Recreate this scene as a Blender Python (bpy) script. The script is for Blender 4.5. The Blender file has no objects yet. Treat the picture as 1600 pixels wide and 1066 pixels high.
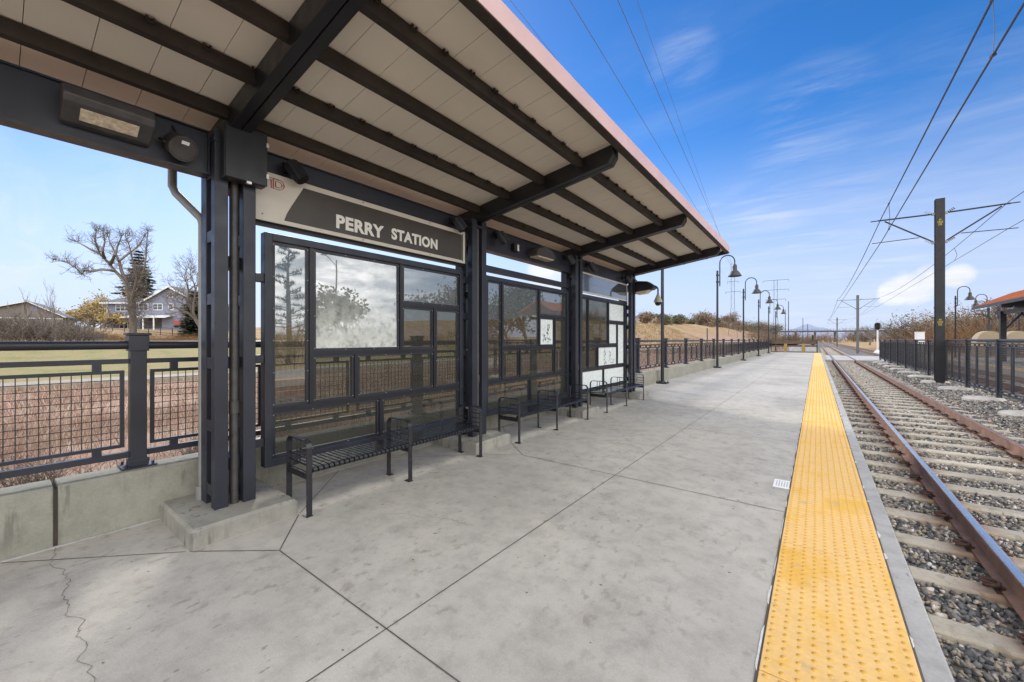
import bpy, math, random
import numpy as np
from mathutils import Vector, Matrix
R = math.radians
sc = bpy.context.scene
col = sc.collection

# ------------------------------------------------------------------ camera frame (used to survey far things)
F, H0, V0 = 622.0, 1.605, 531.0
TH = math.atan(476 / 622.)
SN, CS = math.sin(TH), math.cos(TH)
def at(u, v, t):
    a = (u - 800) / F
    return ((a * CS - SN) * t, (a * SN + CS) * t, H0 + (V0 - v) / F * t)

# ------------------------------------------------------------------ materials
def nt(name):
    m = bpy.data.materials.new(name); m.use_nodes = True
    t = m.node_tree; b = t.nodes['Principled BSDF']
    return m, t, b
def node(t, kind, **kw):
    n = t.nodes.new(kind)
    for k, v in kw.items():
        if hasattr(n, k): setattr(n, k, v)
        else: n.inputs[k].default_value = v
    return n
def ramp(t, stops, interp='LINEAR'):
    n = t.nodes.new('ShaderNodeValToRGB'); n.color_ramp.interpolation = interp
    e = n.color_ramp.elements
    while len(e) < len(stops): e.new(0.5)
    for i, (p, c) in enumerate(stops):
        e[i].position = p
        e[i].color = (*c, 1) if len(c) == 3 else c
    return n
def g3(x): return (x, x, x)
def mul(c, k): return tuple(min(1, x * k) for x in c)
def noise(t, pos, scale, detail=4, rough=.55, dist=0.0):
    n = t.nodes.new('ShaderNodeTexNoise'); n.inputs['Scale'].default_value = scale
    n.inputs['Detail'].default_value = detail; n.inputs['Roughness'].default_value = rough
    n.inputs['Distortion'].default_value = dist
    if pos is not None: t.links.new(pos, n.inputs['Vector'])
    return n
def mixc(t, a, b, fac, mode='MIX'):
    n = t.nodes.new('ShaderNodeMix'); n.data_type = 'RGBA'; n.blend_type = mode
    for s, x in ((n.inputs[6], a), (n.inputs[7], b), (n.inputs[0], fac)):
        if hasattr(x, 'is_output'): t.links.new(x, s)
        else: s.default_value = x if not isinstance(x, tuple) else ((*x, 1) if len(x) == 3 else x)
    return n.outputs[2]
def mth(t, op, a, b=0.0, c=None, clamp=False):
    n = t.nodes.new('ShaderNodeMath'); n.operation = op; n.use_clamp = clamp
    for s, x in zip(n.inputs, (a, b) if c is None else (a, b, c)):
        if hasattr(x, 'is_output'): t.links.new(x, s)
        else: s.default_value = x
    return n.outputs[0]
def sstep(t, x, lo, hi):
    n = t.nodes.new('ShaderNodeMapRange'); n.interpolation_type = 'SMOOTHSTEP'
    t.links.new(x, n.inputs[0]); n.inputs[1].default_value = lo; n.inputs[2].default_value = hi
    return n.outputs[0]
def position(t):
    return t.nodes.new('ShaderNodeNewGeometry').outputs['Position']
def bump(t, b, h, strength, dist=.01):
    n = t.nodes.new('ShaderNodeBump'); n.inputs['Strength'].default_value = strength
    n.inputs['Distance'].default_value = dist
    t.links.new(h, n.inputs['Height']); t.links.new(n.outputs[0], b.inputs['Normal'])

def simple(name, c, rough=.6, metal=0., var=.15, scale=6., bmp=0., bscale=60., spec=.5):
    """a plain surface with a little procedural unevenness of tone and gloss"""
    m, t, b = nt(name); p = position(t)
    n = noise(t, p, scale, 5)
    r = ramp(t, [(.3, mul(c, 1 - var)), (.7, mul(c, 1 + var))])
    t.links.new(n.outputs[0], r.inputs[0]); t.links.new(r.outputs[0], b.inputs['Base Color'])
    rr = ramp(t, [(.3, g3(max(.02, rough - .08))), (.7, g3(min(1, rough + .08)))])
    n2 = noise(t, p, scale * 3.1, 4); t.links.new(n2.outputs[0], rr.inputs[0])
    t.links.new(rr.outputs[0], b.inputs['Roughness'])
    b.inputs['Metallic'].default_value = metal
    b.inputs['Specular IOR Level'].default_value = spec
    if bmp: bump(t, b, noise(t, p, bscale, 4).outputs[0], bmp)
    return m

def concrete(name, c, stain=(.16, .15, .13), amount=.5, big=.5, streak=False):
    m, t, b = nt(name); p = position(t)
    n1 = noise(t, p, big, 6, .6, .4); n2 = noise(t, p, 4.5, 8, .7); n3 = noise(t, p, 90, 3)
    r1 = ramp(t, [(.25, mul(c, .74)), (.5, c), (.75, mul(c, 1.16))]); t.links.new(n1.outputs[0], r1.inputs[0])
    r2 = ramp(t, [(.3, g3(.70)), (.55, g3(1.0)), (.8, g3(1.08))]); t.links.new(n2.outputs[0], r2.inputs[0])
    x = mixc(t, r1.outputs[0], r2.outputs[0], .8, 'MULTIPLY')
    r3 = ramp(t, [(.3, g3(.82)), (.7, g3(1.1))]); t.links.new(n3.outputs[0], r3.inputs[0])
    x = mixc(t, x, r3.outputs[0], .5, 'MULTIPLY')
    # dark drips and gum spots with soft, irregular outlines
    mp = t.nodes.new('ShaderNodeMapping'); t.links.new(p, mp.inputs[0])
    if streak: mp.inputs['Scale'].default_value = (5, 5, .6)
    else: mp.inputs['Rotation'].default_value = (0, 0, .5); mp.inputs['Scale'].default_value = (1.35, .95, 1)
    ns = noise(t, mp.outputs[0], 4.0 if streak else 9.0, 5, .6, .2)
    rs = ramp(t, [(.55, g3(0)), (.68, g3(1))]); t.links.new(ns.outputs[0], rs.inputs[0])
    nm = noise(t, p, 1.1, 3); rm = ramp(t, [(.38, g3(0)), (.58, g3(1))]); t.links.new(nm.outputs[0], rm.inputs[0])
    fac = mth(t, 'MULTIPLY', mth(t, 'MULTIPLY', rs.outputs[0], rm.outputs[0]), amount)
    x = mixc(t, x, stain, fac)
    if not streak:      # scuffs and pits: short dark dashes in loose drifts
        mq = t.nodes.new('ShaderNodeMapping'); t.links.new(p, mq.inputs[0]); mq.inputs['Rotation'].default_value = (0, 0, .85); mq.inputs['Scale'].default_value = (2.2, 1.1, 1)
        nq = noise(t, mq.outputs[0], 11, 3, .5); rq = ramp(t, [(.655, g3(0)), (.70, g3(1))]); t.links.new(nq.outputs[0], rq.inputs[0])
        nw = noise(t, p, .75, 4); rw = ramp(t, [(.46, g3(0)), (.62, g3(1))]); t.links.new(nw.outputs[0], rw.inputs[0])
        x = mixc(t, x, mul(stain, .75), mth(t, 'MULTIPLY', mth(t, 'MULTIPLY', rq.outputs[0], rw.outputs[0]), .7))
    t.links.new(x, b.inputs['Base Color'])
    b.inputs['Roughness'].default_value = .82
    b.inputs['Specular IOR Level'].default_value = .35
    bump(t, b, mth(t, 'ADD', n3.outputs[0], n2.outputs[0]), .25, .006)
    return m

def island(name, stops, rough=.85, two=None, spec=.3):
    """colour drawn per loose piece: stones, leaves, grass blades"""
    m, t, b = nt(name)
    gm = t.nodes.new('ShaderNodeNewGeometry')
    r = ramp(t, stops); t.links.new(gm.outputs['Random Per Island'], r.inputs[0])
    n = noise(t, gm.outputs['Position'], two or 30, 3)
    r2 = ramp(t, [(.3, g3(.75)), (.7, g3(1.15))]); t.links.new(n.outputs[0], r2.inputs[0])
    t.links.new(mixc(t, r.outputs[0], r2.outputs[0], 1.0, 'MULTIPLY'), b.inputs['Base Color'])
    b.inputs['Roughness'].default_value = rough; b.inputs['Specular IOR Level'].default_value = spec
    return m

MT = {}
MT['steel'] = simple('navy_painted_steel', (.021, .0235, .034), .42, var=.28, scale=2.2, bmp=.06, bscale=45)
MT['steel_dark'] = simple('black_painted_steel', (.012, .012, .015), .38, var=.25, scale=3)
MT['bench'] = simple('bench_gloss_black', (.022, .022, .026), .22, var=.2, scale=8)
MT['purlin'] = simple('brown_primer_steel', (.030, .021, .016), .7, var=.4, scale=3)
MT['soffit'] = simple('beige_soffit', (.68, .61, .51), .75, var=.07, scale=.9)
MT['seam'] = simple('soffit_seam', (.10, .085, .065), .9)
MT['roof_red'] = simple('pink_red_roof_metal', (.60, .40, .38), .45, var=.08, scale=2)
MT['roof_orange'] = simple('rust_orange_roof_metal', (.42, .13, .045), .5, var=.15, scale=1.5)
MT['floor'] = concrete('platform_concrete', (.44, .412, .366), (.20, .17, .125), .55, .45)
MT['edge'] = concrete('edge_concrete', (.40, .385, .365), (.2, .2, .2), .4, .8)
MT['wall'] = concrete('precast_wall_concrete', (.315, .305, .25), (.10, .095, .075), .7, .7, streak=True)
MT['plinth'] = concrete('plinth_concrete', (.31, .295, .255), (.075, .07, .06), .85, 1.6, streak=True)
MT['footing'] = concrete('footing_concrete', (.50, .46, .40), (.3, .27, .22), .5, 1.6)
MT['crossing'] = concrete('crossing_concrete', (.47, .44, .42), (.25, .22, .2), .5, .6)
MT['tie'] = concrete('tie_concrete', (.44, .39, .31), (.20, .15, .10), .8, 1.1)
def _rust_stain(m):
    t = m.node_tree; b = t.nodes['Principled BSDF']; src = b.inputs['Base Color'].links[0].from_socket; p = position(t)
    s_ = t.nodes.new('ShaderNodeSeparateXYZ'); t.links.new(p, s_.inputs[0]); n = noise(t, p, 5, 5)
    f = None
    for rx in (1.2075, 2.7125, 6.0975, 7.6025):
        d = mth(t, 'ABSOLUTE', mth(t, 'SUBTRACT', s_.outputs[0], rx)); d = mth(t, 'ADD', d, mth(t, 'MULTIPLY', n.outputs[0], .30)); q = sstep(t, d, .52, .18); f = q if f is None else mth(t, 'MAXIMUM', f, q)
    t.links.new(mixc(t, src, (.27, .145, .075), mth(t, 'MULTIPLY', f, .75)), b.inputs['Base Color'])
_rust_stain(MT['tie'])
MT['joint'] = simple('joint_filler', (.095, .078, .062), .9)
MT['crack'] = simple('crack_dirt', (.17, .145, .12), .95)
MT['rust'] = simple('rust_clip', (.065, .030, .018), .8, var=.5, scale=40, bmp=.3)
MT['railrust'] = simple('rail_rust', (.25, .145, .10), .8, var=.3, scale=4, bmp=.15)
MT['railshine'] = simple('rail_polished', (.74, .72, .69), .30, .9, var=.08, scale=3)
MT['railbrown'] = simple('rail_dull_top', (.36, .24, .18), .38, .6, var=.1, scale=3)
MT['white'] = simple('white_paint', (.72, .72, .70), .5, var=.05)
MT['trim'] = simple('white_trim', (.74, .74, .74), .6, var=.04)
MT['cream'] = simple('cream_sign_enamel', (.60, .55, .46), .35, var=.04)
MT['letter'] = simple('sign_letter_white', (.80, .78, .70), .45, var=.03)
MT['red'] = simple('sign_red', (.36, .02, .02), .4, var=.05)
MT['yellow'] = simple('yellow_marking', (.50, .36, .05), .6)
MT['lens'] = simple('prismatic_lens', (.62, .52, .38), .25, var=.3, scale=30)
MT['grey_metal'] = simple('galvanised_grey', (.28, .28, .27), .5, .3, var=.12)
MT['lampgrey'] = simple('lamp_housing_grey', (.06, .056, .054), .45, var=.3, scale=9)
MT['polegrey'] = simple('grey_mast_steel', (.13, .135, .13), .6, .1, var=.2, scale=2)
MT['cam'] = simple('camera_dome_beige', (.42, .39, .33), .4, var=.05)
MT['smoke'] = simple('smoked_dome', (.01, .01, .012), .1, var=.0)
MT['ink'] = simple('black_ink', (.02, .02, .02), .6)
MT['greyink'] = simple('grey_ink', (.30, .30, .30), .6)
MT['clip'] = simple('bright_latch', (.62, .61, .58), .35, .6)
MT['wire'] = simple('wire_dark', (.03, .03, .035), .5)
MT['hvwire'] = simple('power_wire', (.10, .12, .16), .5)
MT['tower'] = simple('tower_steel', (.12, .13, .155), .6)
MT['bark'] = simple('grey_brown_bark', (.155, .125, .10), .9, var=.35, scale=3, bmp=.5, bscale=12)
MT['twig'] = simple('twig_brown', (.13, .105, .085), .9, var=.3, scale=.6)
MT['twig_tan'] = island('twig_tan', [(0, (.16, .10, .06)), (.5, (.23, .15, .09)), (1, (.30, .21, .13))])
MT['twig_grey'] = island('twig_grey', [(0, (.085, .07, .058)), (.5, (.15, .125, .10)), (1, (.25, .215, .175))])
MT['twig_rust'] = island('twig_rust', [(0, (.17, .08, .035)), (.5, (.25, .13, .06)), (1, (.30, .19, .10))])
MT['spruce'] = island('spruce_needles', [(0, (.022, .038, .022)), (.6, (.04, .062, .034)), (1, (.08, .09, .05))])
MT['leaf_gold'] = island('golden_leaves', [(0, (.34, .22, .07)), (.5, (.50, .36, .15)), (1, (.36, .30, .15))])
MT['leaf_olive'] = island('olive_leaves', [(0, (.10, .10, .06)), (.6, (.16, .155, .09)), (1, (.25, .22, .13))])
MT['leaf_brown'] = island('brown_leaves', [(0, (.17, .12, .085)), (.6, (.26, .19, .13)), (1, (.34, .26, .19))])
MT['drygrass'] = island('dry_red_grass', [(0, (.17, .125, .10)), (.22, (.38, .21, .145)), (.48, (.34, .265, .205)), (.72, (.48, .325, .235)), (1, (.62, .54, .44))], two=2)
MT['goldgrass'] = island('gold_grass', [(0, (.24, .15, .07)), (.5, (.36, .25, .12)), (1, (.30, .27, .10))], two=1)
MT['stone'] = island('ballast_stone', [(0, (.055, .055, .055)), (.22, (.125, .125, .125)), (.46, (.20, .19, .18)), (.70, (.30, .245, .185)), (.88, (.42, .35, .27)), (1, (.62, .58, .53))], two=80)
MT['siding'] = simple('lavender_grey_siding', (.20, .21, .275), .8, var=.06, scale=1)
MT['siding_tan'] = simple('taupe_siding', (.19, .165, .155), .8, var=.1, scale=.5)
MT['shingle'] = simple('grey_shingle', (.12, .12, .13), .9, var=.2, scale=2)
MT['stucco'] = simple('beige_stucco', (.45, .38, .30), .85, var=.08)
MT['window'] = simple('window_glass', (.03, .035, .045), .08, var=.1)
MT['porch'] = simple('porch_shade', (.06, .055, .05), .9)
MT['redcar'] = simple('red_cloth', (.4, .05, .05), .6)
MT['wood'] = simple('brown_board', (.11, .075, .05), .8, var=.25, scale=3)
MT['ochre'] = simple('ochre_paint', (.36, .22, .06), .7, var=.15)
MT['tan'] = simple('tan_panel', (.38, .30, .20), .7, var=.06)
MT['sealant'] = simple('old_pale_sealant', (.60, .60, .57), .6, var=.2, scale=20)
MT['shade'] = simple('lamp_shade_bronze', (.030, .027, .026), .45, var=.2)
MT['mast'] = simple('black_mast_steel', (.009, .009, .012), .5, var=.25, scale=1.5)
MT['panelwhite'] = simple('dull_white_panel', (.46, .46, .45), .7)
MT['paper'] = simple('white_sticker', (.75, .74, .72), .6, var=.06, scale=20)
MT['mountain'] = simple('hazed_mountain', (.25, .29, .38), .95, var=.1, scale=.002)  # blue of distance haze is put into the ridge colour
MT['bridge'] = simple('bridge_dark_steel', (.055, .06, .08), .8)

# tactile yellow with worn pale and orange patches
def _tact():
    m, t, b = nt('tactile_yellow'); p = position(t)
    n = noise(t, p, 1.6, 5, .6, .5)
    r = ramp(t, [(.30, (.74, .41, .06)), (.44, (.79, .50, .185)), (.57, (.79, .49, .17)), (.64, (.76, .43, .06)), (.74, (.52, .39, .24))]); t.links.new(n.outputs[0], r.inputs[0])
    n2 = noise(t, p, 38, 4); r2 = ramp(t, [(.3, g3(.88)), (.7, g3(1.06))]); t.links.new(n2.outputs[0], r2.inputs[0])
    x = mixc(t, r.outputs[0], r2.outputs[0], .8, 'MULTIPLY')
    n3 = noise(t, p, 6.5, 5); r3 = ramp(t, [(.62, g3(0)), (.74, g3(1))]); t.links.new(n3.outputs[0], r3.inputs[0])
    x = mixc(t, x, (.36, .30, .22), mth(t, 'MULTIPLY', r3.outputs[0], .55))
    t.links.new(x, b.inputs['Base Color']); b.inputs['Roughness'].default_value = .7
    bump(t, b, n2.outputs[0], .15, .004)
    return m
MT['tactile'] = _tact()
def _dome():
    m, t, b = nt('tactile_dome_yellow'); p = position(t)
    n = noise(t, p, 1.6, 5, .6, .5)
    r = ramp(t, [(.35, (.58, .32, .04)), (.65, (.64, .37, .06))]); t.links.new(n.outputs[0], r.inputs[0])
    t.links.new(r.outputs[0], b.inputs['Base Color']); b.inputs['Roughness'].default_value = .65
    return m
MT['dome'] = _dome()

# dark sign face, glossy
def _signface():
    m, t, b = nt('sign_face_brown'); p = position(t)
    n = noise(t, p, 2.2, 4); r = ramp(t, [(.3, (.045, .037, .029)), (.7, (.068, .056, .044))]); t.links.new(n.outputs[0], r.inputs[0])
    t.links.new(r.outputs[0], b.inputs['Base Color']); b.inputs['Roughness'].default_value = .3
    b.inputs['Specular IOR Level'].default_value = .3
    return m
MT['signface'] = _signface()
def _signblank():
    m, t, b = nt('blank_sign_glass'); b.inputs['Base Color'].default_value = (.06, .065, .075, 1)
    b.inputs['Roughness'].default_value = .08; b.inputs['Metallic'].default_value = .0
    b.inputs['Coat Weight'].default_value = 1; b.inputs['IOR'].default_value = 2.2
    return m
MT['signblank'] = _signblank()

def glass(name, tint, refl, etch=0.0, white=(.74, .77, .71), fres=.42):
    """tinted, screened safety glass: part see-through, part mirror; etch = frosted lower part"""
    m = bpy.data.materials.new(name); m.use_nodes = True; t = m.node_tree
    t.nodes.clear()
    out = t.nodes.new('ShaderNodeOutputMaterial')
    tr = t.nodes.new('ShaderNodeBsdfTransparent'); tr.inputs[0].default_value = (*tint, 1)
    gl = t.nodes.new('ShaderNodeBsdfGlossy'); gl.inputs['Roughness'].default_value = .015
    gl.inputs[0].default_value = (.95, .96, .95, 1)
    p = position(t)
    # fine screen dots keep the pane grey
    df = t.nodes.new('ShaderNodeBsdfDiffuse'); df.inputs[0].default_value = (.10, .098, .085, 1)
    a = t.nodes.new('ShaderNodeMixShader'); a.inputs[0].default_value = .30
    t.links.new(tr.outputs[0], a.inputs[1]); t.links.new(df.outputs[0], a.inputs[2])
    lw = t.nodes.new('ShaderNodeLayerWeight'); lw.inputs[0].default_value = .35
    fr = mth(t, 'ADD', mth(t, 'MULTIPLY', lw.outputs['Fresnel'], fres), refl, clamp=True)
    wob = noise(t, p, .9, 2)
    bp = t.nodes.new('ShaderNodeBump'); bp.inputs['Strength'].default_value = .05; bp.inputs['Distance'].default_value = .02
    t.links.new(wob.outputs[0], bp.inputs['Height']); t.links.new(bp.outputs[0], gl.inputs['Normal'])
    s = t.nodes.new('ShaderNodeMixShader'); t.links.new(fr, s.inputs[0])
    t.links.new(a.outputs[0], s.inputs[1]); t.links.new(gl.outputs[0], s.inputs[2])
    fin = s.outputs[0]
    if etch:
        sep = t.nodes.new('ShaderNodeSeparateXYZ'); t.links.new(p, sep.inputs[0])
        n = noise(t, p, 5, 6, .65, .4)
        zz = mth(t, 'ADD', sep.outputs[2], mth(t, 'MULTIPLY', n.outputs[0], .55))
        k = t.nodes.new('ShaderNodeMapRange'); t.links.new(zz, k.inputs[0])
        k.inputs[1].default_value = 2.42; k.inputs[2].default_value = 1.72; k.inputs[3].default_value = .16; k.inputs[4].default_value = etch
        n2 = noise(t, p, 14, 5, .6)
        rr = ramp(t, [(.3, mul(white, .55)), (.5, white), (.75, mul(white, 1.2))]); t.links.new(n2.outputs[0], rr.inputs[0])
        d2 = t.nodes.new('ShaderNodeBsdfDiffuse'); t.links.new(rr.outputs[0], d2.inputs[0])
        s2 = t.nodes.new('ShaderNodeMixShader'); t.links.new(k.outputs[0], s2.inputs[0])
        t.links.new(fin, s2.inputs[1]); t.links.new(d2.outputs[0], s2.inputs[2]); fin = s2.outputs[0]
    t.links.new(fin, out.inputs[0])
    return m
MT['glass'] = glass('screened_glass', (.60, .60, .56), .012, fres=.16)
MT['glass_mirror'] = glass('reflective_glass', (.58, .58, .54), .17)
MT['glass_etched'] = glass('etched_glass', (.52, .51, .47), .30, .90)
MT['pane_white'] = simple('frosted_white_pane', (.80, .86, .83), .25, var=.03, scale=5)

def _terrain():
    m, t, b = nt('terrain_grassland'); p = position(t)
    s = t.nodes.new('ShaderNodeSeparateXYZ'); t.links.new(p, s.inputs[0])
    n1 = noise(t, p, .09, 6, .6, .5); n2 = noise(t, p, .7, 6, .65); n3 = noise(t, p, 6, 5, .7)
    red = ramp(t, [(.3, (.27, .165, .115)), (.5, (.37, .245, .175)), (.7, (.44, .32, .23))]); t.links.new(n2.outputs[0], red.inputs[0])
    gold = ramp(t, [(.30, (.22, .13, .07)), (.42, (.33, .21, .115)), (.55, (.42, .30, .165)), (.70, (.27, .225, .095))]); ng = noise(t, p, .17, 8, .68, .8); t.links.new(ng.outputs[0], gold.inputs[0])
    lawn = ramp(t, [(.32, (.32, .235, .13)), (.5, (.29, .25, .115)), (.68, (.205, .205, .08))]); t.links.new(n2.outputs[0], lawn.inputs[0])
    nx = mth(t, 'ADD', s.outputs[0], mth(t, 'MULTIPLY', n2.outputs[0], 3.0))
    # lawn strip beyond the path, on the low side only
    k = mth(t, 'MULTIPLY', sstep(t, nx, -26, -29), sstep(t, nx, -62, -54))
    k = mth(t, 'MULTIPLY', k, sstep(t, s.outputs[1], 60, 35))
    hill = mth(t, 'MULTIPLY', sstep(t, nx, -38, -52), sstep(t, s.outputs[1], 60, 90))
    x = mixc(t, red.outputs[0], lawn.outputs[0], k)
    x = mixc(t, x, gold.outputs[0], mth(t, 'MULTIPLY', hill, .8))
    right = sstep(t, s.outputs[0], 3, 9)
    x = mixc(t, x, gold.outputs[0], right)
    far = sstep(t, s.outputs[0], -75, -100)
    x = mixc(t, x, gold.outputs[0], far)
    r3 = ramp(t, [(.3, g3(.78)), (.7, g3(1.15))]); t.links.new(n3.outputs[0], r3.inputs[0])
    x = mixc(t, x, r3.outputs[0], .8, 'MULTIPLY')
    t.links.new(x, b.inputs['Base Color']); b.inputs['Roughness'].default_value = .95
    b.inputs['Specular IOR Level'].default_value = .1
    bump(t, b, n3.outputs[0], .6, .05)
    return m
MT['terrain'] = _terrain()
def _ballastbed():
    m, t, b = nt('ballast_bed'); p = position(t)
    v = t.nodes.new('ShaderNodeTexVoronoi'); v.inputs['Scale'].default_value = 24; t.links.new(p, v.inputs['Vector'])
    r = ramp(t, [(0, (.05, .052, .055)), (.4, (.13, .13, .13)), (.7, (.19, .17, .145)), (1, (.36, .32, .27))])
    sp = t.nodes.new('ShaderNodeSeparateColor'); t.links.new(v.outputs['Color'], sp.inputs[0]); t.links.new(sp.outputs[0], r.inputs[0])
    r2 = ramp(t, [(.0, g3(.35)), (.5, g3(1))]); t.links.new(v.outputs['Distance'], r2.inputs[0])
    n = noise(t, p, .8, 4); r3 = ramp(t, [(.35, (1, .92, .8)), (.65, (1, 1, 1))]); t.links.new(n.outputs[0], r3.inputs[0])
    x = mixc(t, mixc(t, r.outputs[0], r3.outputs[0], .8, 'MULTIPLY'), (.6, .6, .6), 0)
    t.links.new(x, b.inputs['Base Color']); b.inputs['Roughness'].default_value = .9
    inv = mth(t, 'SUBTRACT', 1, v.outputs['Distance'])
    bump(t, b, inv, 1.0, .03)
    return m
MT['bed'] = _ballastbed()
MT['path'] = concrete('pale_path', (.33, .28, .225), (.24, .2, .165), .5, .3)

# ------------------------------------------------------------------ mesh builder
class MB:
    def __init__(s): s.v = []; s.f = []; s.sm = []
    def add(s, vs, fs, smooth=False):
        o = len(s.v); s.v += [tuple(p) for p in vs]
        for f in fs: s.f.append(tuple(i + o for i in f)); s.sm.append(smooth)
        return s
    def box(s, x0, x1, y0, y1, z0, z1):
        return s.add([(x, y, z) for z in (z0, z1) for x, y in ((x0, y0), (x1, y0), (x1, y1), (x0, y1))],
                     [(3, 2, 1, 0), (4, 5, 6, 7), (0, 1, 5, 4), (1, 2, 6, 5), (2, 3, 7, 6), (3, 0, 4, 7)])
    def prism(s, poly, axis, a0, a1, smooth=False):
        """poly in the two remaining axes (order xy, xz or yz), extruded along axis"""
        def pt(p, a):
            return {'x': (a, p[0], p[1]), 'y': (p[0], a, p[1]), 'z': (p[0], p[1], a)}[axis]
        n = len(poly)
        vs = [pt(p, a0) for p in poly] + [pt(p, a1) for p in poly]
        fs = [tuple(range(n)), tuple(range(2 * n - 1, n - 1, -1))] + [(i, n + i, n + (i + 1) % n, (i + 1) % n) for i in range(n)]
        return s.add(vs, fs, smooth)
    def tube(s, pts, r, n=8, caps=True, smooth=True):
        pts = [Vector(p) for p in pts]; m = len(pts)
        rs = r if isinstance(r, (list, tuple)) else [r] * m
        vs = []; d0 = None; up = None
        for i, p in enumerate(pts):
            d = (pts[min(i + 1, m - 1)] - pts[max(i - 1, 0)])
            d = d.normalized() if d.length > 1e-9 else Vector((0, 0, 1))
            if up is None:
                up = Vector((0, 0, 1)) if abs(d.z) < .9 else Vector((1, 0, 0))
            a = d.cross(up)
            if a.length < 1e-4: a = d.cross(Vector((.3, 1, .2)))
            a.normalize(); b = a.cross(d); up = b
            for k in range(n):
                q = 2 * math.pi * (k + .5) / n
                vs.append(p + a * (rs[i] * math.cos(q)) + b * (rs[i] * math.sin(q)))
        fs = [(i * n + k, i * n + (k + 1) % n, (i + 1) * n + (k + 1) % n, (i + 1) * n + k) for i in range(m - 1) for k in range(n)]
        o = len(s.v); s.add(vs, fs, smooth)
        if caps:
            s.f.append(tuple(o + k for k in range(n - 1, -1, -1))); s.sm.append(False)
            s.f.append(tuple(o + (m - 1) * n + k for k in range(n))); s.sm.append(False)
        return s
    def cyl(s, p0, p1, r0, r1=None, n=10, caps=True):
        return s.tube([p0, p1], [r0, r0 if r1 is None else r1], n, caps)
    def lathe(s, c, prof, n=16):
        vs = []; 
        for (r, z) in prof:
            for k in range(n):
                q = 2 * math.pi * k / n
                vs.append((c[0] + r * math.cos(q), c[1] + r * math.sin(q), c[2] + z))
        m = len(prof)
        fs = [(i * n + k, i * n + (k + 1) % n, (i + 1) * n + (k + 1) % n, (i + 1) * n + k) for i in range(m - 1) for k in range(n)]
        return s.add(vs, fs, True)
    def bar(s, p0, p1, w, h):
        """rectangular bar between two points"""
        p0, p1 = Vector(p0), Vector(p1); d = (p1 - p0).normalized()
        up = Vector((0, 0, 1)) if abs(d.z) < .95 else Vector((1, 0, 0))
        a = d.cross(up).normalized() * (w / 2); b = a.cross(d).normalized() * (h / 2)
        vs = [q + x * a + y * b for q in (p0, p1) for x, y in ((-1, -1), (1, -1), (1, 1), (-1, 1))]
        return s.add(vs, [(0, 1, 2, 3), (7, 6, 5, 4), (0, 4, 5, 1), (1, 5, 6, 2), (2, 6, 7, 3), (3, 7, 4, 0)])
    def mesh(s, name, m, off=(0, 0, 0), angle=40):
        me = bpy.data.meshes.new(name)
        ox, oy, oz = off
        me.from_pydata([(x - ox, y - oy, z - oz) for x, y, z in s.v], [], s.f)
        me.polygons.foreach_set('use_smooth', s.sm)
        me.materials.append(MT[m]); me.update()
        if any(s.sm): me.set_sharp_from_angle(angle=R(angle))
        return me

def link(o): col.objects.link(o); return o
def tag(o, label=None, cat=None, group=None, kind=None):
    if label: o['label'] = label
    if cat: o['category'] = cat
    if group: o['group'] = group
    if kind: o['kind'] = kind
    return o
def root_of(o):
    while o.parent: o = o.parent
    return o
def obj(name, mb, m, parent=None, bev=0, off=None, label=None):
    """one mesh object; with a parent the geometry is given in world space unless off says otherwise"""
    if off is None: off = tuple(root_of(parent).location) if parent else (0, 0, 0)
    o = link(bpy.data.objects.new(name, mb.mesh(name, m, off)))
    if parent: o.parent = parent
    if bev:
        md = o.modifiers.new('bevel', 'BEVEL'); md.width = bev; md.segments = 2; md.limit_method = 'ANGLE'; md.angle_limit = R(50)
    if label: o['label'] = label
    return o
def thing(name, label, cat, loc=(0, 0, 0), group=None):
    o = link(bpy.data.objects.new(name, None)); o.location = loc; o.empty_display_size = .2
    return tag(o, label, cat, group)
def solo(name, mb, m, label, cat, loc=(0, 0, 0), group=None, bev=0):
    o = obj(name, mb, m, None, bev, loc); o.location = loc
    return tag(o, label, cat, group)
def struct(name, mb, m, bev=0): return tag(obj(name, mb, m, None, bev), kind='structure')
def kids(o): return [c for c in ALLKIDS.get(o.name, [])]
ALLKIDS = {}
def dup(o, loc=None, label=None, group=None, rotz=None, scale=None, parent=None):
    c = o.copy(); link(c)
    if parent: c.parent = parent
    if loc is not None: c.location = loc
    if label: c['label'] = label
    if group: c['group'] = group
    if rotz is not None: c.rotation_euler = (0, 0, rotz)
    if scale is not None: c.scale = scale if isinstance(scale, tuple) else (scale,) * 3
    for k in list(o.children): dup(k, parent=c)
    return c
def np_mesh(name, verts, faces, m, smooth=False):
    """verts (N,3), faces (M,k) numpy -> mesh"""
    me = bpy.data.meshes.new(name); k = faces.shape[1]
    me.vertices.add(len(verts)); me.vertices.foreach_set('co', verts.astype(np.float32).ravel())
    me.loops.add(faces.size); me.loops.foreach_set('vertex_index', faces.astype(np.int32).ravel())
    me.polygons.add(len(faces)); me.polygons.foreach_set('loop_start', np.arange(0, faces.size, k, dtype=np.int32))
    me.update(calc_edges=True); me.validate()
    me.materials.append(MT[m])
    return me

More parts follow.
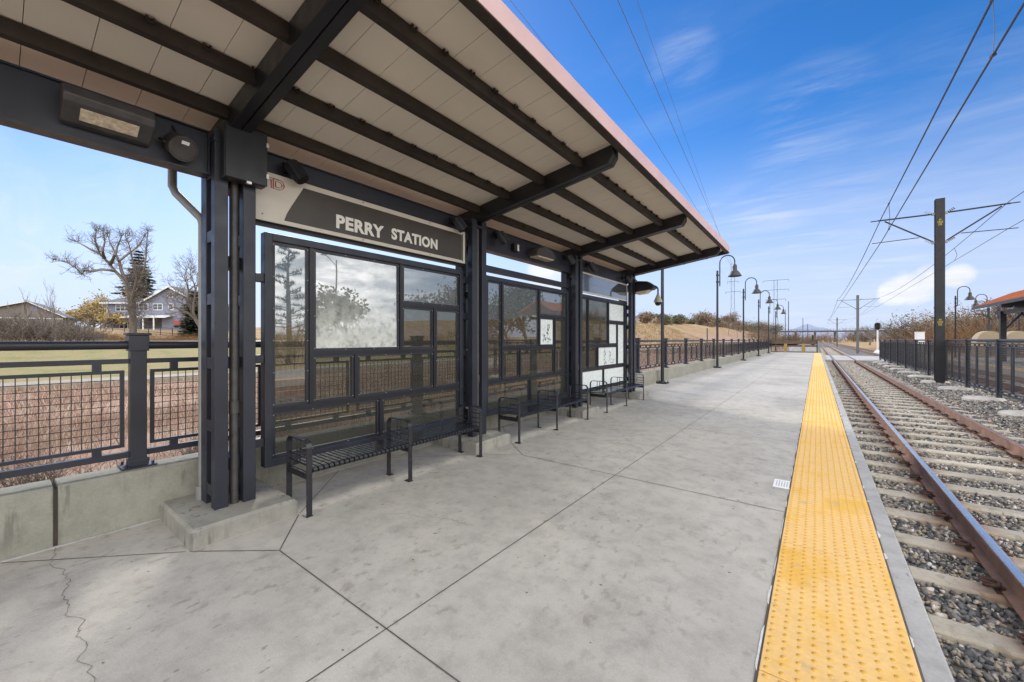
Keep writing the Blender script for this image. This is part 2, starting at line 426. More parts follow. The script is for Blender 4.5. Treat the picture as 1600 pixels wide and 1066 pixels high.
# ------------------------------------------------------------------ terrain height
def ss(x, a, b):
    t = max(0., min(1., (x - a) / (b - a))); return t * t * (3 - 2 * t)
def gz(X, Y):
    w = .18 * math.sin(X * .11 + 1.3) * math.cos(Y * .07) + .07 * math.sin(X * .37 + Y * .29)
    if X < -4:
        hi = ss(Y, 35, 105)
        z = -.5 + (1.5 + 7.4 * hi + 3.0 * ss(Y, 170, 270)) * ss(-X, 29, 58 + 6 * hi) + (1 - hi) * 3.3 * ss(-X, 80, 132) + 2 * ss(-X, 150, 500)
        return z + w * ss(-X, 29, 45) * (1 + 1.3 * hi)
    if X > 14:
        return -.2 + 1.2 * ss(X, 16, 45) + 5 * ss(X, 60, 400) + w * ss(X, 18, 40)
    return -.62

random.seed(7); rng = random.Random(11)
exec_parts = True

# ================================================================== SETTING
def axis_steps(stops):
    out = []
    for a, b, st in stops:
        n = max(1, int(round((b - a) / st)))
        out += [a + (b - a) * i / n for i in range(n)]
    return out + [stops[-1][1]]
xs = axis_steps([(-1800, -400, 140), (-400, -150, 25), (-150, -60, 6), (-60, -26, 2), (-26, -5, 3), (-5, -4, 1), (-4, 14, 6), (14, 60, 4), (60, 200, 20), (200, 1800, 160)])
ys = axis_steps([(-400, -60, 40), (-60, 170, 5), (170, 400, 20), (400, 3000, 200)])
mb = MB(); nx = len(xs)
mb.v = [(x, y, gz(x, y)) for y in ys for x in xs]
mb.f = [(j * nx + i, j * nx + i + 1, (j + 1) * nx + i + 1, (j + 1) * nx + i) for j in range(len(ys) - 1) for i in range(nx - 1)]
mb.sm = [True] * len(mb.f)
struct('ground', mb, 'terrain')
# pale path parallel to the track
mb = MB(); pts = [(-27.1 + .5 * math.sin(y * .05), y) for y in range(-40, 260, 5)]
for (x, y), (x2, y2) in zip(pts, pts[1:]):
    mb.add([(x - 1.4, y, -.30), (x + 1.2, y, -.30), (x2 + 1.2, y2, -.30), (x2 - 1.4, y2, -.30), (x - 1.4, y, -1), (x + 1.2, y, -1), (x2 + 1.2, y2, -1), (x2 - 1.4, y2, -1)],
           [(0, 1, 2, 3), (1, 5, 6, 2), (4, 0, 3, 7)])
struct('path', mb, 'path')
# platform: slab with its own edge strip; the tactile tiles sit between
mb = MB(); mb.box(-4.67, -.235, -6, 61, -.6, 0); struct('platform', mb, 'floor')
mb = MB(); mb.box(-.231, .52, -6, 61, -.6, -.004); struct('platform_edge', mb, 'edge', .012)
mb = MB()
def strip(x0, y0, x1, y1, w=.0075, z=.0035):
    d = Vector((x1 - x0, y1 - y0, 0)).normalized(); n = Vector((-d.y, d.x, 0)) * w / 2
    a, b = Vector((x0, y0, z)), Vector((x1, y1, z))
    mb.add([a - n, b - n, b + n, a + n], [(0, 1, 2, 3)])
strip(-1.895, -6, -1.895, 61)
for k in range(-2, 19):
    y = 1.33 + 3.155 * k
    if -1 <= k <= 3:
        yc = 1.31 + 3.2 * k
        strip(-3.24, y, -.24, y)
        for sgn in (-1, 1):
            strip(-3.77, yc + sgn * .40, -3.245, y, .008)
            strip(-4.66, yc + sgn * 1.28, -3.79, yc + sgn * .42, .007)
    else: strip(-4.66, y, -.24, y)
struct('platform_joint', mb, 'joint')
mb = MB(); p = (-4.66, .30)
for i in range(1, 60):
    cw = (cw if i > 1 else 0) * .8 + rng.uniform(-.022, .022); q = (-4.66 + i * .036 + rng.uniform(-.008, .008), .295 + cw); strip(*p, *q, w=rng.uniform(.002, .004), z=.0028); p = q
p = (-3.1, 2.25)
for i in range(1, 26):
    q = (p[0] + .03, p[1] + rng.uniform(-.02, .035)); strip(*p, *q, w=.003, z=.0028); p = q
struct('floor_crack', mb, 'crack')
# little dark specks and chips lying in the concrete surface
mb = MB()
for i in range(150):
    x = rng.uniform(-4.5, -.4); y = rng.uniform(.2, 9) if i % 4 else rng.uniform(9, 22); s = rng.uniform(.003, .010) * (1 if i % 9 else 1.7); a0 = rng.uniform(0, 6)
    n = 7; mb.add([(x + s * rng.uniform(.5, 1.2) * math.cos(a0 + 6.283 * k / n) * 1.5, y + s * rng.uniform(.5, 1.2) * math.sin(a0 + 6.283 * k / n), .0025) for k in range(n)], [tuple(range(n))])
tag(obj('floor_spots', mb, 'crack'), kind='stuff')

# tactile tiles and domes
mb = MB(); y = -.84
tiles = []
while y < 60.9:
    mb.box(-.222, .392, y + .003, min(y + 1.547, 61) - .003, -.05, .010); tiles.append(y); y += 1.55
struct('tactile_strip', mb, 'tactile', .003)
mb = MB(); mb.box(-.236, -.2225, -1, 61, -.1, .004); mb.box(.3925, .404, -1, 61, -.1, .003); struct('sealant_bead', mb, 'joint')
mb = MB(); r_ = random.Random(21); y = 1.5
while y < 16:
    L = r_.uniform(.02, .22); w = r_.uniform(.008, .05); n = 6
    mb.add([(.399, y, .0032)] + [(.399 + w * math.sin(math.pi * k / n) * r_.uniform(.4, 1.2), y + L * k / n, .0032) for k in range(1, n)] + [(.399, y + L, .0032)], [tuple(range(n + 1))]); y += L + r_.uniform(.05, 1.0)
y = 1.5
while y < 16:
    L = r_.uniform(.1, .7); w = r_.uniform(.004, .012); n = 8
    mb.add([(-.2315, y, .0042)] + [(-.2315 - w * r_.uniform(.4, 1.2), y + L * k / n, .0042) for k in range(1, n)] + [(-.2315, y + L, .0042)], [tuple(range(n + 1))]); y += L + r_.uniform(.02, .3)
tag(obj('sealant_scraps', mb, 'sealant'), kind='stuff')
nd = 7; ring = [(0.0125, 0), (.0105, .0035), (.006, .0052)]
base = []; fc = []
for r_, z_ in ring:
    for k in range(nd): base.append((r_ * math.cos(6.283 * k / nd), r_ * math.sin(6.283 * k / nd), z_))
base.append((0, 0, .0056)); base = np.array(base)
tri = []
for i in range(2):
    for k in range(nd):
        a, b_, c_, d_ = i * nd + k, i * nd + (k + 1) % nd, (i + 1) * nd + (k + 1) % nd, (i + 1) * nd + k
        tri += [(a, b_, c_), (a, c_, d_)]
for k in range(nd): tri.append((2 * nd + k, 2 * nd + (k + 1) % nd, 3 * nd))
tri = np.array(tri)
cx = []; 
for ty in tiles:
    if ty > 30: break
    for j in range(25):
        for i in range(10):
            yy = ty + .031 + j * .062
            if yy > 1.2: cx.append((-.195 + i * .0622, yy, .010))
cx = np.array(cx); V = (base[None] + cx[:, None]).reshape(-1, 3)
FCS = (tri[None] + (np.arange(len(cx)) * len(base))[:, None, None]).reshape(-1, 3)
o = link(bpy.data.objects.new('tactile_domes', np_mesh('tactile_domes', V, FCS, 'dome'))); tag(o, kind='structure')
o.data.polygons.foreach_set('use_smooth', [True] * len(o.data.polygons))

# ballast bed and loose stones
ZB, ZT, ZR = -.412, -.36, -.16
mb = MB(); gx = axis_steps([(.53, 8.3, .37)]); gy = axis_steps([(-4, 46, .5), (46, 420, 6)])
def bz(x, y):
    e = ss(x, 3.2, 3.9) * ss(-x, -5.6, -4.9)
    return ZB + .15 * e + .012 * math.sin(x * 9 + y * 3.1) * math.sin(y * 7 - x)
mb.v = [(x, y, bz(x, y)) for y in gy for x in gx]; n_ = len(gx)
mb.f = [(j * n_ + i, j * n_ + i + 1, (j + 1) * n_ + i + 1, (j + 1) * n_ + i) for j in range(len(gy) - 1) for i in range(n_ - 1)]; mb.sm = [True] * len(mb.f)
struct('ballast_bed', mb, 'bed')
mb = MB(); mb.box(-40, .5, 61.02, 420, -.55, -.50); mb.box(-6, .529, 61.02, 420, -.6, -.44); struct('trackside_gravel', mb, 'bed')

TIEP = .77; TIE0 = .15
def stones(n, x0, x1, y0, y1, s0, s1, rs):
    x = rs.uniform(x0, x1, n); y = rs.uniform(y0, y1, n)
    for tx in (1.96, 6.85):
        ph = np.mod(y - TIE0 + TIEP / 2, TIEP) - TIEP / 2
        on = (np.abs(ph) < .135) & (np.abs(x - tx) < 1.33)
        keep = ~on | (rs.uniform(0, 1, len(x)) < .03)
        x, y = x[keep], y[keep]
    for rx in (1.96 - .7525, 1.96 + .7525):
        keep = np.abs(x - rx) > .085; x, y = x[keep], y[keep]
    n = len(x)
    ph = (1 + 5 ** .5) / 2
    ico = np.array([(-1, ph, 0), (1, ph, 0), (-1, -ph, 0), (1, -ph, 0), (0, -1, ph), (0, 1, ph), (0, -1, -ph), (0, 1, -ph), (ph, 0, -1), (ph, 0, 1), (-ph, 0, -1), (-ph, 0, 1)]) / 1.9
    fc = np.array([(0, 11, 5), (0, 5, 1), (0, 1, 7), (0, 7, 10), (0, 10, 11), (1, 5, 9), (5, 11, 4), (11, 10, 2), (10, 7, 6), (7, 1, 8), (3, 9, 4), (3, 4, 2), (3, 2, 6), (3, 6, 8), (3, 8, 9), (4, 9, 5), (2, 4, 11), (6, 2, 10), (8, 6, 7), (9, 8, 1)])
    v = ico[None] * rs.uniform(.50, 1.38, (n, 12, 1))
    v = v * (rs.uniform(s0, s1, (n, 1, 1)) * np.stack([rs.uniform(.8, 1.5, n), rs.uniform(.6, 1.1, n), rs.uniform(.5, .9, n)], 1)[:, None])
    q = rs.normal(size=(n, 4)); q[:, 3] *= 2.0; q /= np.linalg.norm(q, axis=1)[:, None]
    a, b, c, d = q.T
    M_ = np.stack([np.stack([1 - 2 * (c * c + d * d), 2 * (b * c - a * d), 2 * (b * d + a * c)], 1), np.stack([2 * (b * c + a * d), 1 - 2 * (b * b + d * d), 2 * (c * d - a * b)], 1), np.stack([2 * (b * d - a * c), 2 * (c * d + a * b), 1 - 2 * (b * b + c * c)], 1)], 1)
    v = np.einsum('nij,nkj->nki', M_, v)
    e = np.clip((x - 3.2) / .7, 0, 1) * np.clip((5.6 - x) / .7, 0, 1)
    z = ZB + .15 * e + rs.uniform(0, .028, n)
    v += np.stack([x, y, z], 1)[:, None]
    return v.reshape(-1, 3), (fc[None] + (np.arange(n) * 12)[:, None, None]).reshape(-1, 3)
rs = np.random.RandomState(5)
parts = [stones(44000, .56, 4.5, 2.0, 11, .013, .029, rs), stones(20000, .56, 4.6, 11, 24, .020, .038, rs), stones(8000, .56, 4.6, 24, 45, .03, .05, rs), stones(7000, 4.6, 8.2, 11, 46, .03, .05, rs)]
off = 0; VV = []; FF = []
for v_, f_ in parts: VV.append(v_); FF.append(f_ + off); off += len(v_)
o = link(bpy.data.objects.new('ballast_gravel', np_mesh('ballast_gravel', np.concatenate(VV), np.concatenate(FF), 'stone'))); tag(o, kind='stuff')

# pedestrian crossing slabs at the platform end
mb = MB()
for a, b in ((.54, 1.13), (1.31, 2.61), (2.80, 5.9), (6.02, 6.02), (6.2, 7.5), (7.7, 8.27)):
    if b - a > .1:
        for j in range(4): mb.box(a, b, 45.5 + j * 3.1, 45.5 + j * 3.1 + 3.07, -.5, -.165)
struct('track_crossing', mb, 'crossing', .02)
# platform on the far side
mb = MB(); mb.box(8.28, 14.2, -20, 58, -.6, 0); struct('platform', mb, 'floor')
mb = MB(); mb.box(8.40, 9.01, -20, 58, .003, .012); struct('tactile_strip', mb, 'tactile')

# distant mountain ridge
mb = MB(); n = 90
ridge = [(-170 + i * 14, 2900, 26 + 62 * math.exp(-((i - 9) / 8.) ** 2) + 26 * math.exp(-((i - 34) / 14.) ** 2) + 4 * math.sin(i * .9) + rng.uniform(-2, 2)) for i in range(n)]
for i in range(n - 1):
    (x, y, z), (x2, y2, z2) = ridge[i], ridge[i + 1]
    z, z2 = max(z, 12), max(z2, 12)
    mb.add([(x, y - 700, -5), (x2, y - 700, -5), (x2, y, z2), (x, y, z), (x, y + 900, -5), (x2, y + 900, -5)], [(0, 1, 2, 3), (3, 2, 5, 4)], True)
struct('mountains', mb, 'mountain')

# ================================================================== RAILS AND TIES
def rail(xc, label, shine, y0=-4, y1=420):
    o_ = MB()
    prof = [(-.07, ZT + .01), (.07, ZT + .01), (.07, ZT + .022), (.012, ZT + .04), (.009, ZR - .045), (.035, ZR - .03), (.036, ZR - .004), (.030, ZR), (-.030, ZR), (-.036, ZR - .004), (-.035, ZR - .03), (-.009, ZR - .045), (-.012, ZT + .04), (-.07, ZT + .022)]
    o_.prism([(xc + a, b) for a, b in prof], 'y', y0, y1)
    t = solo('steel_rail', o_, 'railrust', label, 'rail', (xc, 2, ZT))
    c = MB(); c.prism([(xc - .033, ZR - .006), (xc + .033, ZR - .006), (xc + .030, ZR + .001), (xc + .015, ZR + .0025), (xc - .015, ZR + .0025), (xc - .030, ZR + .001)], 'y', y0, y1)
    obj('running_surface', c, shine, t)
rail(1.2075, 'rusty steel rail with polished top, nearest the yellow platform edge', 'railshine')
rail(2.7125, 'rusty steel rail with dull top on the gravel side of the near track', 'railbrown')
rail(6.0975, 'rail of the second track, first one behind the black trackside fence', 'railbrown')
rail(7.6025, 'rail of the second track lying along the opposite platform', 'railbrown')

def clip_mesh():
    m_ = MB(); pts = []
    for i in range(11):
        q = -2.4 + 4.9 * i / 10
        pts.append((-.13 + .055 * math.cos(q), .055 * math.sin(q), .040 + .024 * math.sin(q * .5 + 1.5)))
    pts += [(-.085, .0, .045), (-.045, 0, .03)]
    m_.tube(pts, .013, 7)
    m_.box(-.10, -.06, -.045, .045, .0, .012); m_.box(-.075, -.04, -.024, .024, .010, .028)
    return m_
def tie_mesh(full=True):
    m_ = MB(); pr = [(-.13, -.16), (.13, -.16), (.105, -.02), (.09, 0), (-.09, 0), (-.105, -.02)]
    m_.prism(pr, 'x', -1.33, 1.33); return m_
near_label = 'weathered concrete tie with rusty clips under the near track'
tie_a = thing('railway_tie', near_label, 'railway tie', (1.96, TIE0, ZT), 'concrete ties of the near track')
sl = obj('sleeper', tie_mesh(), 'tie', tie_a, .008, off=(0, 0, 0))
cm = clip_mesh()
for rx in (-.7525, .7525):
    for sg in (1, -1):
        c_ = MB(); c_.add([(rx + sg * x, sg * y, z) for x, y, z in cm.v], cm.f, True)
        obj('rail_clip', c_, 'rust', tie_a, off=(0, 0, 0))
for k in range(1, 59): dup(tie_a, (1.96, TIE0 + TIEP * k, ZT), near_label)
far_tie = solo('railway_tie', tie_mesh(), 'tie', 'weathered concrete tie of the second track, behind the black trackside fence', 'railway tie', (0, 0, 0), 'concrete ties of the second track')
far_tie.location = (6.85, TIE0 + TIEP * 15, ZT)
for k in range(16, 59): dup(far_tie, (6.85, TIE0 + TIEP * k, ZT))
lt = 'concrete tie of the near track past the pedestrian crossing'
far2 = dup(far_tie, (1.96, 58.6, ZT), lt, 'concrete ties past the crossing')
for k in range(1, 90): dup(far2, (1.96, 58.6 + TIEP * k, ZT))

# ================================================================== WALL AND RAILING (left)
def wall(y0, y1, label):
    m_ = MB(); m_.prism([(-4.67, -.6), (-4.67, .452), (-4.688, .47), (-4.952, .47), (-4.97, .452), (-4.97, -.6)], 'y', y0, y1)
    return solo('concrete_wall', m_, 'wall', label, 'wall', (-4.82, (y0 + y1) / 2, 0), None, .006)
wall(-6, .288, 'short stretch of low concrete wall left of the open joint, at the left edge')
wall(.312, 61, 'long low concrete wall right of the joint, running behind the shelter along the platform')
mb = MB(); mb.box(-4.672, -4.655, -6, 61, -.01, .012)
struct('wall_base_seal', mb, 'edge')
mb = MB(); mb.box(-4.93, -4.70, .2885, .3115, -.3, .44); struct('wall_joint', mb, 'joint')

def panel_frame(L, z0, z1):
    m_ = MB(); w = .028
    m_.box(-.016, .016, 0, L, z0, z0 + w); m_.box(-.016, .016, 0, L, z1 - w, z1)
    m_.box(-.016, .016, 0, w, z0 + w, z1 - w); m_.box(-.016, .016, L - w, L, z0 + w, z1 - w)
    return m_
def wire_mesh(L, z0, z1, pitch, r):
    m_ = MB(); n = int((L - .05) / pitch)
    for i in range(1, n + 1):
        y = .028 + (L - .056) * i / (n + 1); m_.cyl((.004, y, z0 + .02), (.004, y, z1 - .02), r, n=4, caps=False)
    n = int((z1 - z0 - .05) / pitch)
    for i in range(1, n + 1):
        z = z0 + .028 + (z1 - z0 - .056) * i / (n + 1); m_.cyl((-.003, .02, z), (-.003, L - .02, z), r, n=4, caps=False)
    return m_
def railing(name, X, Y0, n, zb, z_top, z_rail2, p0, p1, z_low, label, skip=(), pitch=.062, wr=.0032, cap=.082):
    t = thing(name, label, 'railing', (X, Y0, zb))
    post = MB(); post.box(-.055, .055, -.055, .055, 0, z_top - zb)
    post.box(-.066, .066, -.066, .066, 0, .07)
    pc = MB(); pc.box(-cap, cap, -cap, cap, z_top - zb, z_top - zb + .022); pc.box(-.068, .068, -.068, .068, z_top - zb - .14, z_top - zb)
    pb = MB(); pb.box(-.115, .115, -.115, .115, 0.001, .013)
    for sx in (-1, 1):
        for sy in (-1, 1): pb.cyl((sx * .088, sy * .088, .013), (sx * .088, sy * .088, .04), .011, n=6)
    B = 3.165; first = None
    for k in range(n + 1):
        if first is None:
            first = obj('post', post, 'steel', t, .004, off=(0, 0, 0)); pcap = obj('post_cap', pc, 'steel', first, .004, off=(0, 0, 0)); pbase = obj('base_plate', pb, 'steel', first, 0, off=(0, 0, 0))
        else: dup(first, (0, B * k, 0), parent=t)
    L = B * n
    for (z, nm, kind) in ((z_rail2[0], 'top_rail', 'r'), (z_rail2[1], 'upper_rail', 'b'), (z_low, 'lower_rail', 'c')):
        m_ = MB()
        for k in range(n):
            if k in skip: continue
            y0, y1 = B * k + .055, B * (k + 1) - .055
            if kind == 'r': m_.cyl((0, y0, z - zb), (0, y1, z - zb), .037, n=14)
            elif kind == 'b': m_.box(-.022, .022, y0, y1, z - zb - .021, z - zb + .021)
            else: m_.box(-.022, .022, y0, y1, z - zb - .026, z - zb + .026)
        obj(nm, m_, 'steel', t, 0, off=(0, 0, 0))
    fr = None; br = MB()
    for k in range(n):
        if k in skip: continue
        for (a, b) in ((.10, .99), (1.11, 2.05), (2.17, 3.065)):
            LL = .92
            if fr is None:
                fr = obj('mesh_panel', panel_frame(LL, p0 - zb, p1 - zb), 'steel', t, 0, off=(0, 0, 0))
                obj('wire_mesh', wire_mesh(LL, p0 - zb, p1 - zb, pitch, wr), 'steel_dark', fr, 0, off=(0, 0, 0))
                fr.location = (0, B * k + (a + b) / 2 - LL / 2, 0)
            else: dup(fr, (0, B * k + (a + b) / 2 - LL / 2, 0), parent=t)
            for q in (.17, LL - .17):
                y = B * k + (a + b) / 2 - LL / 2 + q
                br.box(-.02, .02, y - .028, y + .028, p1 - zb, z_rail2[1] - zb - .021); br.box(-.02, .02, y - .028, y + .028, z_low - zb + .026, p0 - zb)
                br.cyl((.02, y, (p1 + z_rail2[1]) / 2 - zb - .01), (.03, y, (p1 + z_rail2[1]) / 2 - zb - .01), .009, n=6)
                br.cyl((.02, y, (p0 + z_low) / 2 - zb + .01), (.03, y, (p0 + z_low) / 2 - zb + .01), .009, n=6)
    obj('panel_bracket', br, 'steel', t, 0, off=(0, 0, 0))
    return t
railing('platform_railing', -4.87, .80 - 3.165, 20, .47, 1.645, (1.557, 1.414), .655, 1.335, .585, 'black railing with wire mesh panels standing on the low concrete wall', wr=.0042)

# ================================================================== SHELTER
YC = [1.31 + 3.2 * k for k in range(-1, 4)]
PZ = .15
zu = lambda X: 3.70 + .14 * (X + 1.93)         # underside of the rafters
zs = lambda X: 3.90 + .14 * (X + 1.93)         # soffit
Y_A, Y_B = -2.6, 11.5
sh = thing('station_shelter', 'long open platform shelter with black steel columns, beige ceiling and pinkish red roof edge', 'shelter', (-4.25, 4.5, 0))
for i, yc in enumerate(YC):
    c = MB(); top = 3.42
    for sy in (-1, 1):
        y0, y1 = (yc + .057, yc + .157) if sy > 0 else (yc - .157, yc - .057)
        c.box(-4.165, -4.07, y0, y1, PZ, top); c.box(-4.435, -4.30, y0, y1, PZ, top)
        for zc in (.42, .98, 1.53, 2.09, 2.64, 3.2):
            zc -= .13
            c.box(-4.30, -4.165, y0 + .006, y1 - .006, zc - .05, zc + .05)
    for zc in (.5, 1.4, 2.3, 3.0): c.box(-4.38, -4.15, yc - .057, yc + .057, zc - .05, zc + .05)
    c.box(-4.45, -4.06, yc - .165, yc + .165, 3.30, 3.335)
    p_ = obj('column', c, 'steel', sh, .005)
    if i < 4:
        d = MB(); d.cyl((-4.13, yc + .005, PZ), (-4.13, yc + .005, 3.3), .032, n=12); d.cyl((-4.13, yc + .005, .95), (-4.13, yc + .005, 1.06), .041, n=12)
        obj('conduit', d, 'lampgrey', p_)
    # rafter: pair of channels side by side with chamfered nose
    b = MB()
    for sy in (-1, 1):
        y0, y1 = (yc + .004, yc + .082) if sy > 0 else (yc - .082, yc - .004)
        X0, X1 = -4.62, -1.90
        b.prism([(X0, zu(X0)), (X1 - .055, zu(X1 - .055)), (X1, zu(X1) + .075), (X1, zs(X1) - .03), (X1 - .02, zs(X1) - .003), (X0, zs(X0) - .003)], 'y', y0, y1)
    obj('rafter', b, 'steel_dark', sh, .006)
pur = MB()
for X in (-4.05, -3.48, -2.91, -2.35):
    p_ = MB(); zb = zs(X) - .105
    p_.box(X - .008, X + .06, Y_A, Y_B, zb, zb + .012)
    p_.box(X + .048, X + .06, Y_A, Y_B, zb + .012, zs(X) - .002)
    p_.box(X - .008, X + .004, Y_A, Y_B, zb + .012, zs(X) - .004)
    if X in (-3.48, -2.35):
        y = Y_A + .2
        while y < Y_B - .1:
            p_.box(X + .06, X + .085, y - .025, y - .012, zs(X) - .03, zs(X) - .002); p_.box(X + .06, X + .085, y + .012, y + .025, zs(X) - .03, zs(X) - .002); p_.box(X + .06, X + .083, y - .012, y + .012, zs(X) - .034, zs(X) - .028); y += .302
    obj('purlin', p_, 'purlin', sh)
s_ = MB(); y = Y_A; X0, X1 = -4.8, -1.80
while y < Y_B - .02:
    y1 = min(y + .302, Y_B); s_.prism([(X0, zs(X0)), (X1, zs(X1)), (X1, zs(X1) + .03), (X0, zs(X0) + .03)], 'y', y + .002, y1 - .002); y = y1
obj('soffit', s_, 'soffit', sh)
s_ = MB(); s_.prism([(X0, zs(X0) + .022), (X1, zs(X1) + .022), (X1, zs(X1) + .034), (X0, zs(X0) + .034)], 'y', Y_A + .01, Y_B - .01)
obj('soffit_backing', s_, 'seam', sh)
s_ = MB(); s_.prism([(X0 - .05, zs(X0) + .04), (X1 + .02, zs(X1) + .04), (X1 + .02, zs(X1) + .075), (X0 - .05, zs(X0) + .075)], 'y', Y_A - .02, Y_B + .02)
for k in range(36):
    y = Y_A + .05 + k * .4
    if y < Y_B: s_.prism([(X0 - .05, zs(X0) + .076), (X1 + .02, zs(X1) + .076), (X1 + .02, zs(X1) + .10), (X0 - .05, zs(X0) + .10)], 'y', y, y + .03)
obj('roof_sheet', s_, 'roof_red', sh)
s_ = MB(); s_.box(-1.80, -1.782, Y_A - .02, Y_B + .02, 3.835, 3.935); s_.box(-1.87, -1.80, Y_A - .02, Y_B + .02, 3.835, 3.85)
for yy in (Y_A - .02, Y_B): s_.prism([(X0, zs(X0) - .10), (-1.80, zs(-1.8) - .10), (-1.80, zs(-1.8) + .03), (X0, zs(X0) + .03)], 'y', yy, yy + .02)
obj('eave_angle', s_, 'purlin', sh)
s_ = MB(); s_.box(-1.780, -1.772, Y_A - .03, Y_B + .03, 3.842, 4.0); s_.box(-1.80, -1.772, Y_A - .03, Y_B + .03, 4.0, 4.006)
obj('roof_fascia', s_, 'roof_red', sh)
for i in range(4):
    y0, y1 = YC[i] + .16, YC[i + 1] - .16
    g = MB(); g.box(-4.29, -4.205, y0, y1, 3.05, 3.40); g.box(-4.32, -4.175, y0, y1, 3.036, 3.05); g.box(-4.32, -4.175, y0, y1, 3.40, 3.412)
    for yy in (y0, y1 - .012): g.box(-4.205, -4.18, yy, yy + .012, 3.05, 3.40)
    obj('girder', g, 'steel', sh)
    if i > 0:
        g = MB(); g.box(-4.30, -4.22, y0, y1, 2.71, 2.81); obj('lower_rail', g, 'steel', sh, .004)
for i in (1, 2, 3, 4):   # fin at the girder tops beside each column
    pass
ds = MB(); ds.tube([(-4.66, 1.0, 3.48), (-4.66, 1.0, 3.0), (-4.64, 1.02, 2.94), (-4.50, 1.17, 2.72), (-4.49, 1.18, 2.66), (-4.49, 1.18, .16)], .034, 10)
ds.cyl((-4.49, 1.18, .15), (-4.49, 1.18, .27), .052, n=12)
obj('downspout', ds, 'grey_metal', sh)
gt = MB(); gt.prism([(-4.94, 3.46), (-4.82, 3.46), (-4.82, 3.56), (-4.83, 3.56), (-4.83, 3.475), (-4.93, 3.475), (-4.93, 3.56), (-4.94, 3.56)], 'y', Y_A, Y_B)
obj('gutter', gt, 'lampgrey', sh)

# plinths
pl = [('far left concrete plinth under the shelter, outside the left edge', 0), ('concrete plinth under the nearest shelter column', 1), ('concrete plinth under the second shelter column, behind the end of the nearest bench', 2), ('concrete plinth under the third shelter column, between second and third bench', 3), ('concrete plinth under the last shelter column, nearest the camera dome', 4)]
for lab, i in pl:
    yc = YC[i]
    if i == 0: continue
    m_ = MB(); x0, x1, y0, y1, c = -4.665, -3.78, yc - .395, yc + .395, .022
    m_.add([(x0, y0, -.05), (x1, y0, -.05), (x1, y1, -.05), (x0, y1, -.05), (x0, y0, PZ - c), (x1, y0, PZ - c), (x1, y1, PZ - c), (x0, y1, PZ - c),
            (x0, y0 + c, PZ), (x1 - c, y0 + c, PZ), (x1 - c, y1 - c, PZ), (x0, y1 - c, PZ)],
           [(3, 2, 1, 0), (0, 1, 5, 4), (1, 2, 6, 5), (2, 3, 7, 6), (3, 0, 4, 7), (4, 5, 9, 8), (5, 6, 10, 9), (6, 7, 11, 10), (7, 4, 8, 11), (8, 9, 10, 11)])
    solo('column_plinth', m_, 'plinth', lab, 'plinth', (-4.2, yc, 0), 'concrete plinths of the shelter', .006)
